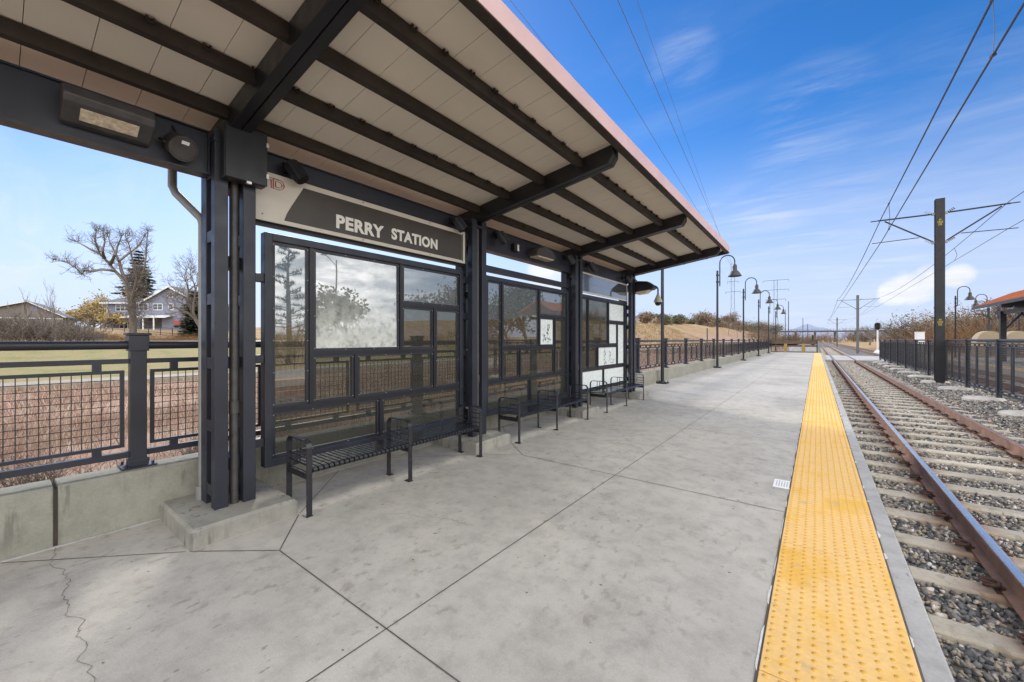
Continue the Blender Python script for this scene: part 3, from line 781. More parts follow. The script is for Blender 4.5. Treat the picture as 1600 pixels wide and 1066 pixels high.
    # mortar fillet left at the plinth foot
# ------------------------------------------------------------------ windscreens
def windscreen(yc, label, bay):
    W0, W1 = yc + .28, yc + 2.985; Z0, Z1 = .372, 2.642
    t = thing('windscreen', label, 'windscreen', (-4.25, yc + 1.6, Z0), 'glass windscreens of the shelter')
    f = MB(); w = .072
    f.box(-4.30, -4.20, W0, W0 + w, Z0, Z1); f.box(-4.30, -4.20, W1 - w, W1, Z0, Z1)
    f.box(-4.30, -4.20, W0 + w, W1 - w, Z0, Z0 + w); f.box(-4.30, -4.20, W0 + w, W1 - w, Z1 - w, Z1)
    obj('frame', f, 'steel', t, .004)
    a0, a1, b0, b1 = W0 + w, W1 - w, Z0 + w, Z1 - w
    zl, zt, zr = .915, 1.462, 2.058
    m1, m2, m3, rm, bm = yc + .733, yc + 1.872, yc + 2.435, yc + 1.245, yc + 1.572
    h = .022
    bars = MB()
    V = lambda y, z0, z1: bars.box(-4.275, -4.212, y - h, y + h, z0, z1)
    Hh = lambda z, y0, y1: bars.box(-4.274, -4.213, y0, y1, z - h, z + h)
    Hh(zl, a0, a1); V(m1, zl + h, b1); V(m2, zt + h, b1); V(m3, zl + h, zr - h); Hh(zr, m2 + h, a1); Hh(zt, m1 + h, m3 - h); V(rm, zl + h, zt - h); V(bm, b0, zl - h)
    obj('glazing_bar', bars, 'steel_dark', t)
    panes = [(a0, m1 - h, zl + h, b1), (m1 + h, m2 - h, zt + h, b1), (m2 + h, a1, zr + h, b1), (m2 + h, m3 - h, zt + h, zr - h), (m3 + h, a1, zl + h, zr - h),
             (m1 + h, rm - h, zl + h, zt - h), (rm + h, m3 - h, zl + h, zt - h), (a0, bm - h, b0, zl - h), (bm + h, a1, b0, zl - h)]
    bolts = MB(); bead = MB(); d = .030
    for i, (y0, y1, z0, z1) in enumerate(panes):
        X0, X1 = -4.262, -4.228
        bead.box(X0, X1, y0, y0 + d, z0, z1); bead.box(X0, X1, y1 - d, y1, z0, z1); bead.box(X0, X1, y0 + d, y1 - d, z0, z0 + d); bead.box(X0, X1, y0 + d, y1 - d, z1 - d, z1)
        for yy in (y0 + d / 2, y1 - d / 2):
            nn = max(2, int((z1 - z0) / .3) + 1)
            for k in range(nn): bolts.cyl((X1, yy, z0 + d + (z1 - z0 - 2 * d) * k / (nn - 1)), (X1 + .006, yy, z0 + d + (z1 - z0 - 2 * d) * k / (nn - 1)), .006, n=6)
        for zz in (z0 + d / 2, z1 - d / 2):
            nn = max(2, int((y1 - y0) / .3) + 1)
            for k in range(1, nn - 1): bolts.cyl((X1, y0 + (y1 - y0) * k / (nn - 1), zz), (X1 + .006, y0 + (y1 - y0) * k / (nn - 1), zz), .006, n=6)
        g = MB(); g.add([(-4.245, y0 + d, z0 + d), (-4.245, y1 - d, z0 + d), (-4.245, y1 - d, z1 - d), (-4.245, y0 + d, z1 - d)], [(0, 1, 2, 3)])
        # a pane is one sheet of laminated glass 8 mm thick
        g = MB(); g.box(-4.249, -4.241, y0 + d + .0005, y1 - d - .0005, z0 + d + .0005, z1 - d - .0005)
        mat = 'glass_mirror' if (bay, i) in ((1, 0), (1, 2), (2, 0), (2, 1), (2, 2)) else 'glass'
        lab = None
        if bay == 1 and i == 1: mat = 'glass_etched'; lab = 'large pane with a frosted, faded picture in its lower half'
        if (bay == 2 and i == 3) or (bay == 3 and i in (2, 3, 4, 6, 7, 8)): mat = 'pane_white'; lab = 'white frosted pane'
        gp = obj('glass_pane', g, mat, t, 0, label=lab)
        if (bay, i) in ((2, 3), (3, 6)):
            gp['label'] = 'white pane with a black ink drawing of figures'
            r_ = random.Random(bay * 10 + i); ink = MB()
            cy, cz = (y0 + y1) / 2, (z0 + z1) / 2; ww, hh = (y1 - y0 - 2 * d), (z1 - z0 - 2 * d)
            figs = [(.62, .75, .10), (.62, .45, .13), (.30, .25, .10), (.60, .22, .12), (.42, .2, .07), (.75, .2, .10), (.62, .60, .08), (.30, .34, .06)] if bay == 2 else [(.35, .80, .06), (.36, .55, .09), (.38, .30, .10), (.64, .68, .06), (.66, .5, .08), (.60, .3, .10), (.76, .30, .08), (.84, .24, .06), (.34, .2, .09)]
            for (u, v_, s) in figs:
                for q in range(9):
                    du, dv = r_.gauss(0, s * .5), r_.gauss(0, s * .55); rr = r_.uniform(.004, .016)
                    uu, vv = y0 + d + ww * min(.95, max(.05, u + du)), z0 + d + hh * min(.95, max(.06, v_ + dv * ww / hh))
                    nn = 6; a_ = r_.uniform(0, 6); e = r_.uniform(.5, 2.2)
                    ink.add([(-4.2395, uu + rr * math.cos(a_ + 6.283 * k / nn) * r_.uniform(.6, 1.2), vv + e * rr * math.sin(a_ + 6.283 * k / nn) * r_.uniform(.6, 1.2)) for k in range(nn)], [tuple(range(nn))])
            obj('ink_drawing', ink, 'ink', gp)
            if bay == 2:
                gk = MB()
                for q in range(16):
                    u, v_ = r_.uniform(.12, .5), r_.uniform(.3, .72); gk.box(-4.2405, -4.2398, y0 + d + ww * u, y0 + d + ww * u + .004, z0 + d + hh * v_, z0 + d + hh * v_ + r_.uniform(.01, .05))
                obj('sketch_line', gk, 'greyink', gp)
    obj('glazing_bead', bead, 'steel', t)
    obj('bolt', bolts, 'grey_metal', t)
    br = MB()
    for zc in (.62, 1.42, 2.2):
        br.box(-4.29, -4.215, yc + .157, W0, zc - .04, zc + .04); br.box(-4.29, -4.215, W1, yc + 3.2 - .157, zc - .04, zc + .04)
    obj('bracket', br, 'steel', t, .004)
    return t
windscreen(YC[1], 'black framed glass windscreen below the station name sign, behind the nearest bench', 1)
windscreen(YC[2], 'black framed glass windscreen with one white picture pane, behind the second bench', 2)
windscreen(YC[3], 'black framed windscreen with several white panes, behind the farthest bench', 3)

# ------------------------------------------------------------------ signs
def text_mesh(body, y, z, x, width, height, m, parent, name, bold=.012):
    cu = bpy.data.curves.new('lettering', 'FONT'); cu.body = body; cu.size = 1; cu.offset = bold; cu.extrude = .02; cu.space_character = 1.08; cu.space_word = 1.0
    tmp = bpy.data.objects.new('lettering', cu); link(tmp)
    dg = bpy.context.evaluated_depsgraph_get(); me = bpy.data.meshes.new_from_object(tmp.evaluated_get(dg))
    bpy.data.objects.remove(tmp)
    n = len(me.vertices); a = np.empty(n * 3, np.float32); me.vertices.foreach_get('co', a); a = a.reshape(-1, 3)
    lo, hi = a.min(0), a.max(0); s = (a - lo) / (hi - lo)
    rl = root_of(parent).location
    b = np.stack([x + s[:, 2] * .003 - rl.x, y + s[:, 0] * width - rl.y, z + s[:, 1] * height - rl.z], 1)
    me.vertices.foreach_set('co', b.astype(np.float32).ravel()); me.materials.clear(); me.materials.append(MT[m]); me.update(); me.name = name
    o = link(bpy.data.objects.new(name, me)); o.parent = parent; return o
t = thing('station_sign', 'long cream and dark brown sign reading PERRY STATION above the nearest windscreen', 'sign', (-4.17, 2.9, 2.74))
ya, yb, za, zb = 1.49, 4.285, 2.735, 3.205
m_ = MB(); m_.box(-4.172, -4.152, ya, yb, za, zb); obj('board', m_, 'cream', t, .003)
arc = [(1.93, zb - .055), (1.865, 3.03), (1.81, 2.93), (1.77, 2.85), (1.745, za + .04)]
m_ = MB(); m_.prism(arc + [(yb - .075, za + .04), (yb - .075, zb - .055)], 'x', -4.1525, -4.149); obj('name_panel', m_, 'signface', t)
m_ = MB(); m_.box(-4.1525, -4.1485, yb - .068, yb - .055, za + .03, zb - .04); m_.box(-4.152, -4.146, yb - .008, yb + .012, za - .01, zb + .01)
obj('end_trim', m_, 'steel_dark', t)
text_mesh('PERRY', 2.275, 2.822, -4.1488, .60, .148, 'letter', t, 'lettering', .042)
text_mesh('STATION', 2.985, 2.842, -4.1488, .745, .14, 'letter', t, 'lettering', .042)
m_ = MB()
for (yy, zz) in ((1.55, za + .06), (2.6, zb - .02), (2.6, za + .02), (3.6, zb - .02), (3.6, za + .02)): m_.cyl((-4.152, yy, zz), (-4.148, yy, zz), .007, n=8)
obj('rivet', m_, 'lampgrey', t)
# red double-line letters R T D
lg = MB()
def ln(pts, w=.0095):
    for (p, q) in zip(pts, pts[1:]): lg.bar((-4.1495, *p), (-4.1495, *q), w, .003)
z0, h_ = 3.06, .095
def off_letter(y):
    return y
def arcpts(cy, cz, ry, rz, a0, a1, n=10): return [(cy + ry * math.cos(R(a0 + (a1 - a0) * i / n)), cz + rz * math.sin(R(a0 + (a1 - a0) * i / n))) for i in range(n + 1)]
D0 = 1.645
ln([(D0, z0), (D0, z0 + h_), (D0 + .05, z0 + h_)] + arcpts(D0 + .05, z0 + h_ / 2, .048, h_ / 2, 90, -90) + [(D0, z0)])
ln([(D0 + .02, z0 + .02), (D0 + .02, z0 + h_ - .02), (D0 + .048, z0 + h_ - .02)] + arcpts(D0 + .048, z0 + h_ / 2, .03, h_ / 2 - .02, 90, -90) + [(D0 + .02, z0 + .02)])
T0 = 1.53
ln([(T0, z0 + h_), (D0 + .05, z0 + h_)]); ln([(T0, z0 + h_ - .018), (T0 + .035, z0 + h_ - .018), (T0 + .035, z0)]); ln([(T0 + .055, z0), (T0 + .055, z0 + h_ - .018), (D0 - .018, z0 + h_ - .018), (D0 - .018, z0)])
R0 = 1.42
ln([(R0, z0), (R0, z0 + h_), (R0 + .06, z0 + h_)] + arcpts(R0 + .06, z0 + h_ * .7, .03, h_ * .3, 90, -90, 6) + [(R0 + .04, z0 + h_ * .4), (R0 + .095, z0)])
ln([(R0 + .02, z0), (R0 + .02, z0 + h_ - .02), (R0 + .055, z0 + h_ - .02)] + arcpts(R0 + .055, z0 + h_ * .68, .015, h_ * .15, 90, -90, 5) + [(R0 + .02, z0 + h_ * .42), (R0 + .07, z0)])
lg.v = [(x, max(1.50, y), z) for x, y, z in lg.v]
obj('transit_logo', lg, 'red', t)
t = thing('station_sign', 'blank reflective sign board above the farthest windscreen, left of the camera dome', 'sign', (-4.17, 9.3, 2.66))
m_ = MB(); m_.box(-4.172, -4.152, 7.92, 10.66, 2.66, 3.13); obj('board', m_, 'cream', t, .003)
m_ = MB(); m_.box(-4.1525, -4.147, 7.95, 10.60, 2.70, 3.09); obj('name_panel', m_, 'signblank', t)

# ------------------------------------------------------------------ fittings under the roof
t = thing('junction_box', 'square black metal junction box on top of the nearest shelter column', 'junction box', (-4.0, 1.35, 3.0))
m_ = MB(); m_.box(-4.066, -3.965, 1.19, 1.512, 2.985, 3.465); obj('body', m_, 'steel_dark', t, .006)
m_ = MB(); m_.box(-3.964, -3.950, 1.196, 1.518, 2.99, 3.46); obj('door', m_, 'steel_dark', t, .004)
m_ = MB()
for (y, z) in ((1.37, 3.462), (1.37, 2.978)): m_.box(-3.972, -3.942, y - .018, y + .018, z - .008, z + .012)
for z in (3.08, 3.36): m_.box(-3.972, -3.942, 1.508, 1.528, z - .02, z + .02)
obj('latch', m_, 'clip', t)

t = thing('wall_pack_light', 'long grey wall pack light with pale lens on the girder left of the speaker', 'light', (-4.2, .53, 3.1))
m_ = MB(); m_.prism([(-4.204, 3.12), (-4.204, 3.36), (-4.09, 3.36), (-4.00, 3.325), (-3.955, 3.255), (-3.975, 3.21), (-4.13, 3.125)], 'y', .285, .755); obj('housing', m_, 'lampgrey', t, .012)
m_ = MB()
def onlens(s, n): return (-4.13 + .155 * s + .005 * n * .48, 3.125 + .085 * s - .01 * n)
a, b = onlens(.22, .35), onlens(.80, .35); a2, b2 = onlens(.22, -.2), onlens(.80, -.2)
m_.prism([a, b, b2, a2], 'y', .37, .67); obj('lens', m_, 'lens', t)
t = thing('speaker', 'round dark loudspeaker with a small white sticker left of the nearest column', 'speaker', (-4.2, .92, 3.17))
m_ = MB(); c0, ax = Vector((-4.16, .93, 3.20)), Vector((.75, .12, -.42)).normalized()
m_.cyl(c0 - ax * .03, c0 + ax * .105, .092, .098, n=24); obj('housing', m_, 'lampgrey', t)
m_ = MB(); m_.cyl(c0 + ax * .1045, c0 + ax * .112, .088, .082, n=24); obj('grille', m_, 'lampgrey', t)
m_ = MB(); sd = ax.cross(Vector((0, 0, 1))).normalized(); up = sd.cross(ax)
q = c0 + ax * .1135 + up * .05
m_.add([q + sd * a * .026 + up * b * .013 for a, b in ((-1, -1), (1, -1), (1, 1), (-1, 1))], [(0, 1, 2, 3)]); obj('sticker', m_, 'paper', t)
m_ = MB(); m_.tube([c0 + sd * .115 - ax * .02, c0 + sd * .108 + ax * .05, c0 + sd * .10 + ax * .05], .012, 6); m_.tube([c0 - sd * .115 - ax * .02, c0 - sd * .108 + ax * .05, c0 - sd * .10 + ax * .05], .012, 6)
m_.tube([(-4.2, .93, 3.23), c0], .02, 6); m_.tube([(-4.195, .90, 3.36), (-4.16, .915, 3.30), c0 + up * .07], .006, 5); obj('bracket', m_, 'steel_dark', t)

def spot(y, label, z=3.25, dy=.12):
    t = thing('spot_light', label, 'spot light', (-4.2, y, z), 'cylinder spot lights above the signs')
    m_ = MB(); p0 = Vector((-4.06, y, z + .04)); ax = Vector((-.16 if False else .12, dy * 1.2, -.26)).normalized()
    m_.cyl(p0 - ax * .06, p0 + ax * .13, .062, .066, n=20)
    for k in range(20):
        q = 6.283 * k / 20; a = ax.cross(Vector((0, 0, 1))).normalized(); b = a.cross(ax); d = a * math.cos(q) + b * math.sin(q)
        m_.bar(p0 - ax * .05 + d * .066, p0 + ax * .12 + d * .068, .006, .006)
    obj('housing', m_, 'steel_dark', t)
    m_ = MB(); m_.cyl(p0 + ax * .131, p0 + ax * .138, .060, .060, n=20); obj('lens', m_, 'smoke', t)
    m_ = MB(); m_.box(-4.205, -4.16, y - .05, y + .05, z + .02, z + .12); m_.tube([(-4.17, y, z + .07), (-4.10, y, z + .09), p0], .02, 8); obj('bracket', m_, 'steel_dark', t)
spot(1.80, 'black ribbed spot light above the left end of the station name sign', 3.24)
spot(4.05, 'black ribbed spot light above the right end of the station name sign', 3.24)
spot(5.02, 'black ribbed spot light just right of the second column', 3.25)
spot(7.28, 'black ribbed spot light left of the third column, beside the half-round light', 3.25)
spot(8.30, 'black ribbed spot light right of the third column, above the blank sign', 3.25)
spot(10.45, 'black ribbed spot light above the right end of the blank sign', 3.22)
t = thing('control_box', 'small black control box with a white label between second and third columns', 'control box', (-4.2, 5.55, 3.2))
m_ = MB(); m_.box(-4.206, -4.13, 5.47, 5.62, 3.14, 3.27); obj('body', m_, 'steel_dark', t, .004)
m_ = MB(); m_.box(-4.1295, -4.127, 5.55, 5.60, 3.15, 3.26); obj('label_plate', m_, 'paper', t)
t = thing('wall_pack_light', 'half-round dark wall pack light between the second and third columns', 'light', (-4.2, 6.3, 3.15))
m_ = MB(); m_.prism([(5.95, 3.14)] + [(6.28 + .33 * math.cos(R(a)), 3.14 + .19 * math.sin(R(a))) for a in range(180, -1, -18)], 'x', -4.206, -3.99); obj('housing', m_, 'lampgrey', t, .01)
m_ = MB(); m_.box(-4.19, -4.005, 6.02, 6.55, 3.118, 3.139); obj('lens', m_, 'lens', t)
t = thing('wall_pack_light', 'dark wall pack light at the far shelter end beside the camera', 'light', (-3.9, 11.1, 3.0))
m_ = MB(); m_.prism([(-4.06, 2.95), (-4.06, 3.22), (-3.98, 3.25), (-3.72, 3.22), (-3.55, 3.10), (-3.53, 3.03), (-3.6, 2.99)], 'y', 10.98, 11.28); obj('housing', m_, 'steel_dark', t, .02)
m_ = MB(); m_.prism([(-4.02, 2.88), (-3.78, 2.90), (-3.66, 2.98), (-4.05, 2.945)], 'y', 11.0, 11.26); obj('lens', m_, 'lens', t)
m_ = MB(); m_.box(-4.08, -4.05, 11.0, 11.15, 2.9, 3.3); obj('mounting_plate', m_, 'steel_dark', t)
t = thing('dome_camera', 'beige dome security camera hanging from a bent arm at the far end of the shelter', 'camera', (-3.46, 11.12, 2.7))
m_ = MB(); m_.tube([(-3.62, 11.12, 3.06)] + [(-3.56 + .10 * math.cos(R(a)), 11.12, 2.98 + .10 * math.sin(R(a))) for a in (100, 70, 40, 10, 0)] + [(-3.46, 11.12, 2.84)], .022, 10); obj('arm', m_, 'lampgrey', t)
m_ = MB(); m_.lathe((-3.46, 11.12, 2.60), [(.0, .26), (.03, .26), (.045, .22), (.085, .13), (.112, .06), (.112, .035), (.09, .03), (0, .03)], 20); obj('housing', m_, 'cam', t)
m_ = MB(); m_.lathe((-3.46, 11.12, 2.60), [(.085, .03), (.08, -.01), (.058, -.045), (.03, -.06), (0, -.064)], 20); obj('dome', m_, 'smoke', t)

# ------------------------------------------------------------------ benches
def bench(label):
    t = thing('bench', label, 'bench', (-3.855, 2.91, 0), 'black metal benches in the shelter')
    X0, X1 = -.205, .205; Ya, Yb = -1.16, 1.16
    s = MB(); zt = .435; n = 44; L = Yb - Ya - .06
    for i in range(n):
        y = Ya + .03 + L * (i + .5) / n; w = L / n * .36
        pr = [(X0 + .01, zt - .012), (X0 + .01, zt), (X1 - .03, zt), (X1 - .006, zt - .006), (X1 + .006, zt - .022), (X1, zt - .042), (X1 - .02, zt - .05)]
        inn = [(x - (.010 if x > 0 else -.0), z - .010) for x, z in pr[::-1]]
        s.prism([(X0 + .01, zt - .010), (X0 + .01, zt), (X1 - .03, zt), (X1 - .006, zt - .006), (X1 + .006, zt - .022), (X1, zt - .042), (X1 - .02, zt - .05), (X1 - .02, zt - .042), (X1 - .010, zt - .036), (X1 - .005, zt - .022), (X1 - .013, zt - .014), (X1 - .033, zt - .010)], 'y', y - w, y + w)
    s.box(X0, X0 + .03, Ya, Yb, zt - .045, zt - .011); s.box(X1 - .06, X1 - .022, Ya, Yb, zt - .05, zt - .012)
    obj('seat', s, 'bench', t, off=(0, 0, 0))
    for k, y in enumerate((-1.16, -.03, 1.16)):
        a = MB(); zt2 = .69; r = .075; w = .026; th = .011
        path = [(X1, 0)] + [(X1, zt2 - r)] + [(X1 - r + r * math.cos(R(q)), zt2 - r + r * math.sin(R(q))) for q in (22, 45, 67)] + [(X1 - r, zt2), (X0 + r, zt2)] + [(X0 + r + r * math.cos(R(q)), zt2 - r + r * math.sin(R(q))) for q in (113, 135, 158)] + [(X0, zt2 - r), (X0, 0)]
        c = (0, .3)
        inner = []
        m = len(path)
        for i, (x, z) in enumerate(path):
            p, q = path[max(0, i - 1)], path[min(m - 1, i + 1)]; dx, dz = q[0] - p[0], q[1] - p[1]; l = math.hypot(dx, dz); nx_, nz_ = dz / l, -dx / l
            if (nx_ * (0 - x) + nz_ * (.3 - z)) < 0: nx_, nz_ = -nx_, -nz_
            inner.append((x + nx_ * th, z + nz_ * th))
        vs = []; 
        for pth in (path, inner):
            for yy in (y - w, y + w): vs += [(x, yy, z) for x, z in pth]
        fs = []
        for i in range(m - 1):
            A, B, C_, D_ = i, i + m, i + 2 * m, i + 3 * m
            fs += [(A, A + 1, B + 1, B), (C_, D_, D_ + 1, C_ + 1), (A, C_, C_ + 1, A + 1), (B, B + 1, D_ + 1, D_)]
        a.add(vs, fs)
        for x in (X0, X1): a.box(x - .012 + (.0 if x > 0 else .0), x + .065 if x < 0 else x + .012, y - .03, y + .03, .0, .008)
        a.box(X1 - .075, X1 - .012, y - .03, y + .03, 0.0005, .0085)
        for xx in (X0 + .04,): pass
        for z in (.465, .525): a.cyl((X0 + .01, y, z), (X1 - .01, y, z), .007, n=6)
        for x in (-.035, .02): a.cyl((x, y, .465), (x, y, zt2 - .008), .007, n=6)
        a.cyl((.02, y, .59), (X1 - .01, y, .59), .007, n=6)
        a.box(X0 + .01, X1 - .01, y - .018, y + .018, .37, .39)
        a.box(X0 + .01, X1 - .01, y - .012, y + .012, .33, .37)
        obj('arm_frame', a, 'bench', t, .002, off=(0, 0, 0))
    return t
b1 = bench('nearest black metal slatted bench, beside the closest shelter column')
dup(b1, (-3.855, 6.12, 0), 'middle black metal slatted bench, in front of the second windscreen')
dup(b1, (-3.855, 9.37, 0), 'farthest black metal slatted bench, in front of the white panes')

# small sticker by the strip
t = thing('floor_sticker', 'small white printed sticker stuck on the concrete beside the yellow strip', 'sticker', (-.305, 5.35, 0))
m_ = MB(); m_.box(-.383, -.238, 5.19, 5.49, .001, .0036); obj('sheet', m_, 'paper', t)
m_ = MB(); r_ = random.Random(3)
for i in range(5):
    x = -.36 + .024 * i; y = 5.25
    while y < 5.44:
        l = r_.uniform(.015, .05); m_.box(x, x + .010, y, min(5.45, y + l), .0037, .0042); y += l + r_.uniform(.01, .02)
obj('printed_lines', m_, 'greyink', t)

# ================================================================== LAMPS
def lamp(label, loc, group, flip=1):
    t = thing('platform_lamp', label, 'lamp', loc, group)
    m_ = MB(); m_.box(-.19, .19, -.19, .19, 0, .045); m_.cyl((0, 0, .045), (0, 0, .09), .11, .08, 16)
    for sx in (-1, 1):
        for sy in (-1, 1): m_.cyl((sx * .15, sy * .15, .045), (sx * .15, sy * .15, .09), .018, n=6)
    obj('base', m_, 'steel_dark', t, .004, off=(0, 0, 0))
    m_ = MB(); m_.cyl((0, 0, .08), (0, 0, 5.5), .062, .052, 14); m_.lathe((0, 0, 5.5), [(.058, 0), (.058, .02), (.03, .05), (0, .06)], 14); obj('pole', m_, 'steel_dark', t, off=(0, 0, 0))
    m_ = MB(); f = flip
    m_.tube([(.125 * f, 0, 4.72), (.125 * f, 0, 5.95)] + [(f * (.50 - .375 * math.cos(R(a))), 0, 5.98 + .375 * math.sin(R(a))) for a in range(15, 181, 15)] + [(.875 * f, 0, 5.82)], .032, 10)
    m_.cyl((.0, 0, 5.28), (.125 * f, 0, 5.28), .022, n=8); m_.cyl((0, 0, 4.9), (.125 * f, 0, 4.9), .022, n=8)
    for z in (5.28, 4.9): m_.cyl((0, 0, z - .04), (0, 0, z + .04), .075, n=14)
    m_.cyl((.125 * f, 0, 4.62), (.125 * f, 0, 4.72), .012, .032, 8)
    obj('gooseneck', m_, 'steel_dark', t, off=(0, 0, 0))
    m_ = MB(); m_.lathe((.875 * f, 0, 5.14), [(0, .68), (.05, .68), (.09, .64), (.115, .56), (.115, .36), (.135, .32), (.20, .25), (.285, .12), (.335, .03), (.34, 0), (.325, 0), (.27, .10), (.19, .22), (.1, .30), (0, .32)], 24)
    obj('shade', m_, 'shade', t, off=(0, 0, 0))
    return t
ordn = ['nearest black gooseneck lamp, its pole half hidden behind the shelter roof', 'second black gooseneck lamp past the shelter, tallest in the picture', 'third black gooseneck lamp along the left wall', 'fourth black gooseneck lamp along the left wall', 'fifth black gooseneck lamp along the left wall', 'farthest black gooseneck lamp of the row along the left wall']
lp = lamp(ordn[0], (-4.5, 14.97, 0), 'gooseneck lamps on the left platform')
for k in range(1, 6): dup(lp, (-4.5, 14.97 + 10.2 * k, 0), ordn[k])
rl = ['gooseneck lamp right of the black catenary mast, on the opposite platform', 'gooseneck lamp turned left behind the orange roof, its pole carrying a small notice plate', 'gooseneck lamp almost hidden behind the orange roof, farther right']
rp = lamp(rl[0], (9.9, 52.6, 0), 'gooseneck lamps on the opposite platform', 1)
rp2 = lamp(rl[1], (13.6, 60.2, -.2), 'gooseneck lamps on the opposite platform', -1); m_ = MB(); m_.box(-.2, .2, -.09, -.07, 2.75, 3.3); obj('notice_plate', m_, 'lampgrey', rp2, off=(0, 0, 0))
dup(rp, (17.0, 66.0, 0), rl[2])

# ================================================================== TRACKSIDE FENCE, FOOTINGS, MASTS
XFN = 4.4
railing('trackside_fence', XFN, 18.6 - 3.165 * 3, 12, -.23, 1.60, (1.585, 1.47), .05, 1.40, -.02, 'black fence of wire mesh panels standing in the gravel between the two tracks', pitch=.052, wr=.0044, cap=.075)
ft = MB(); ft.lathe((0, 0, 0), [(.47, -.15), (.46, .02), (.42, .06), (.33, .085), (0, .09)], 24)
first = None
for k in range(13):
    y = 18.6 - 3.165 * 3 + 3.165 * k
    if first is None: first = solo('concrete_footing', ft, 'footing', 'round pale concrete footing in the gravel under a post of the trackside fence', 'footing', (0, 0, 0), 'footings of the trackside fence'); first.location = (XFN - .30, y, -.245)
    else: dup(first, (XFN - .30, y, -.245 + .012 * math.sin(k * 2.1)))
def hbeam(m_, w, z0, z1):
    t_ = .03
    m_.box(-w, w, -w, -w + t_, z0, z1); m_.box(-w, w, w - t_, w, z0, z1); m_.box(-t_ / 2, t_ / 2, -w + t_, w - t_, z0, z1)
def ysign(t, y, z):
    m_ = MB(); r_ = random.Random(int(z * 10)); yy = y
    for row, (wd, n) in enumerate(((.09, 2), (.165, 5), (.11, 3))):
        for i in range(n):
            x0 = -wd / 2 + wd * i / n; zz = z + .10 - row * .10
            m_.box(x0, x0 + wd / n * .28, yy - .004, yy, zz - .032, zz + .032)
            if i % 2 == 0: m_.box(x0 + wd / n * .28, x0 + wd / n * .8, yy - .004, yy, zz + .02, zz + .04); m_.box(x0 + wd / n * .28, x0 + wd / n * .8, yy - .004, yy, zz - .04, zz - .02)
            else: m_.box(x0 + wd / n * .28, x0 + wd / n * .8, yy - .004, yy, zz - .01, zz + .01); m_.box(x0 + wd / n * .6, x0 + wd / n * .8, yy - .004, yy, zz - .04, zz + .04)
    return m_
CX = 2.42 - 4.4     # wire position over the near track, from the mast
def mast(label, loc, mat, cat='catenary mast', top=7.6, arms=True, sign=False, w=.14):
    t = thing('catenary_mast', label, cat, loc, 'masts between the tracks')
    m_ = MB(); hbeam(m_, w, -.3, top); m_.box(-w - .001, w + .001, -w - .001, w + .001, top, top + .012); m_.box(-w - .09, w + .09, -w - .09, w + .09, -.26, -.225)
    obj('pole', m_, mat, t, off=(0, 0, 0))
    for s, nm in ((-1, 'near'), (1, 'far')):
        if not arms: continue
        a = MB(); zt_, zl_ = 7.0, 5.77
        x = s
        a.tube([(x * w, 0, zt_), (x * 1.95, 0, zt_ + (.03))], .032, 8); a.tube([(x * 1.95, 0, zt_ + .03), (x * 2.2, 0, zt_ + .03)], .022, 8)
        a.tube([(x * w, 0, zl_), (x * 1.72, 0, zt_ - .04)], .030, 8)
        a.tube([(x * .62, 0, zl_ + .29), (x * 2.15, 0, zl_ + .25)], .016, 6)
        obj('cantilever_arm', a, mat, t, off=(0, 0, 0))
        q = MB()
        for z in (zt_, zl_):
            q.box(min(x * w, x * (w + .10)), max(x * w, x * (w + .10)), -.05, .05, z - .05, z + .05)
            for i in range(4): q.cyl((x * (w + .12 + i * .05), 0, z + (.0 if z > 7 else .03 + i * .035)), (x * (w + .135 + i * .05), 0, z + (.0 if z > 7 else .04 + i * .035)), .055, n=10)
        obj('insulator', q, 'grey_metal', t, off=(0, 0, 0))
    if sign:
        for z in (6.6, 2.35):
            p = MB(); p.box(-.135, .135, -w - .008, -w - .001, z - .2, z + .22); pl_ = obj('sign_plate', p, 'ink', t, off=(0, 0, 0)); obj('yellow_lettering', ysign(t, -w - .0085, z), 'yellow', pl_, off=(0, 0, 0))
    return t
mast('black steel catenary mast with yellow sign plates standing in the trackside fence', (4.17, 24.6, 0), 'mast', sign=True)
mast('grey steel catenary mast with two cantilever arms, past the end of the trackside fence', (4.4, 71.0, 0), 'polegrey')
mast('small far grey catenary mast, left of the grey one past the fence', (4.4, 139.0, 0), 'polegrey')

# overhead wires of both tracks
def wire(label, pts, r, name='overhead_wire', grp='overhead wires of the tracks', m='wire', cat='wire', drop=None):
    m_ = MB(); m_.tube(pts, r, 5)
    loc = pts[0]
    return solo(name, m_, m, label, cat, loc, grp)
def sag(a, b, s, n=10):
    a, b = Vector(a), Vector(b)
    return [tuple(a.lerp(b, i / n) - Vector((0, 0, s * 4 * (i / n) * (1 - i / n)))) for i in range(n + 1)]
ZM, ZC = 7.13, 6.06
nx0, nxm = 2.28, 2.335
mess = sag((nx0 - .3, -18, 7.1), (nxm, 24.6, ZM), .15) + sag((nxm, 24.6, ZM), (2.3, 71, ZM), .5)[1:] + sag((2.3, 71, ZM), (2.3, 139, ZM), .8)[1:]
cont = [(nx0 - .3, -18, 6.15), (nxm, 24.6, ZC), (2.3, 71, ZC), (2.3, 139, ZC)]
wire('upper messenger wire over the near track, running to the black mast', mess, .017)
wire('lower contact wire over the near track, left to the upper messenger wire', cont, .015)
def interp(pts, y):
    for p, q in zip(pts, pts[1:]):
        if p[1] <= y <= q[1]:
            k = (y - p[1]) / (q[1] - p[1]); return Vector(p).lerp(Vector(q), k)
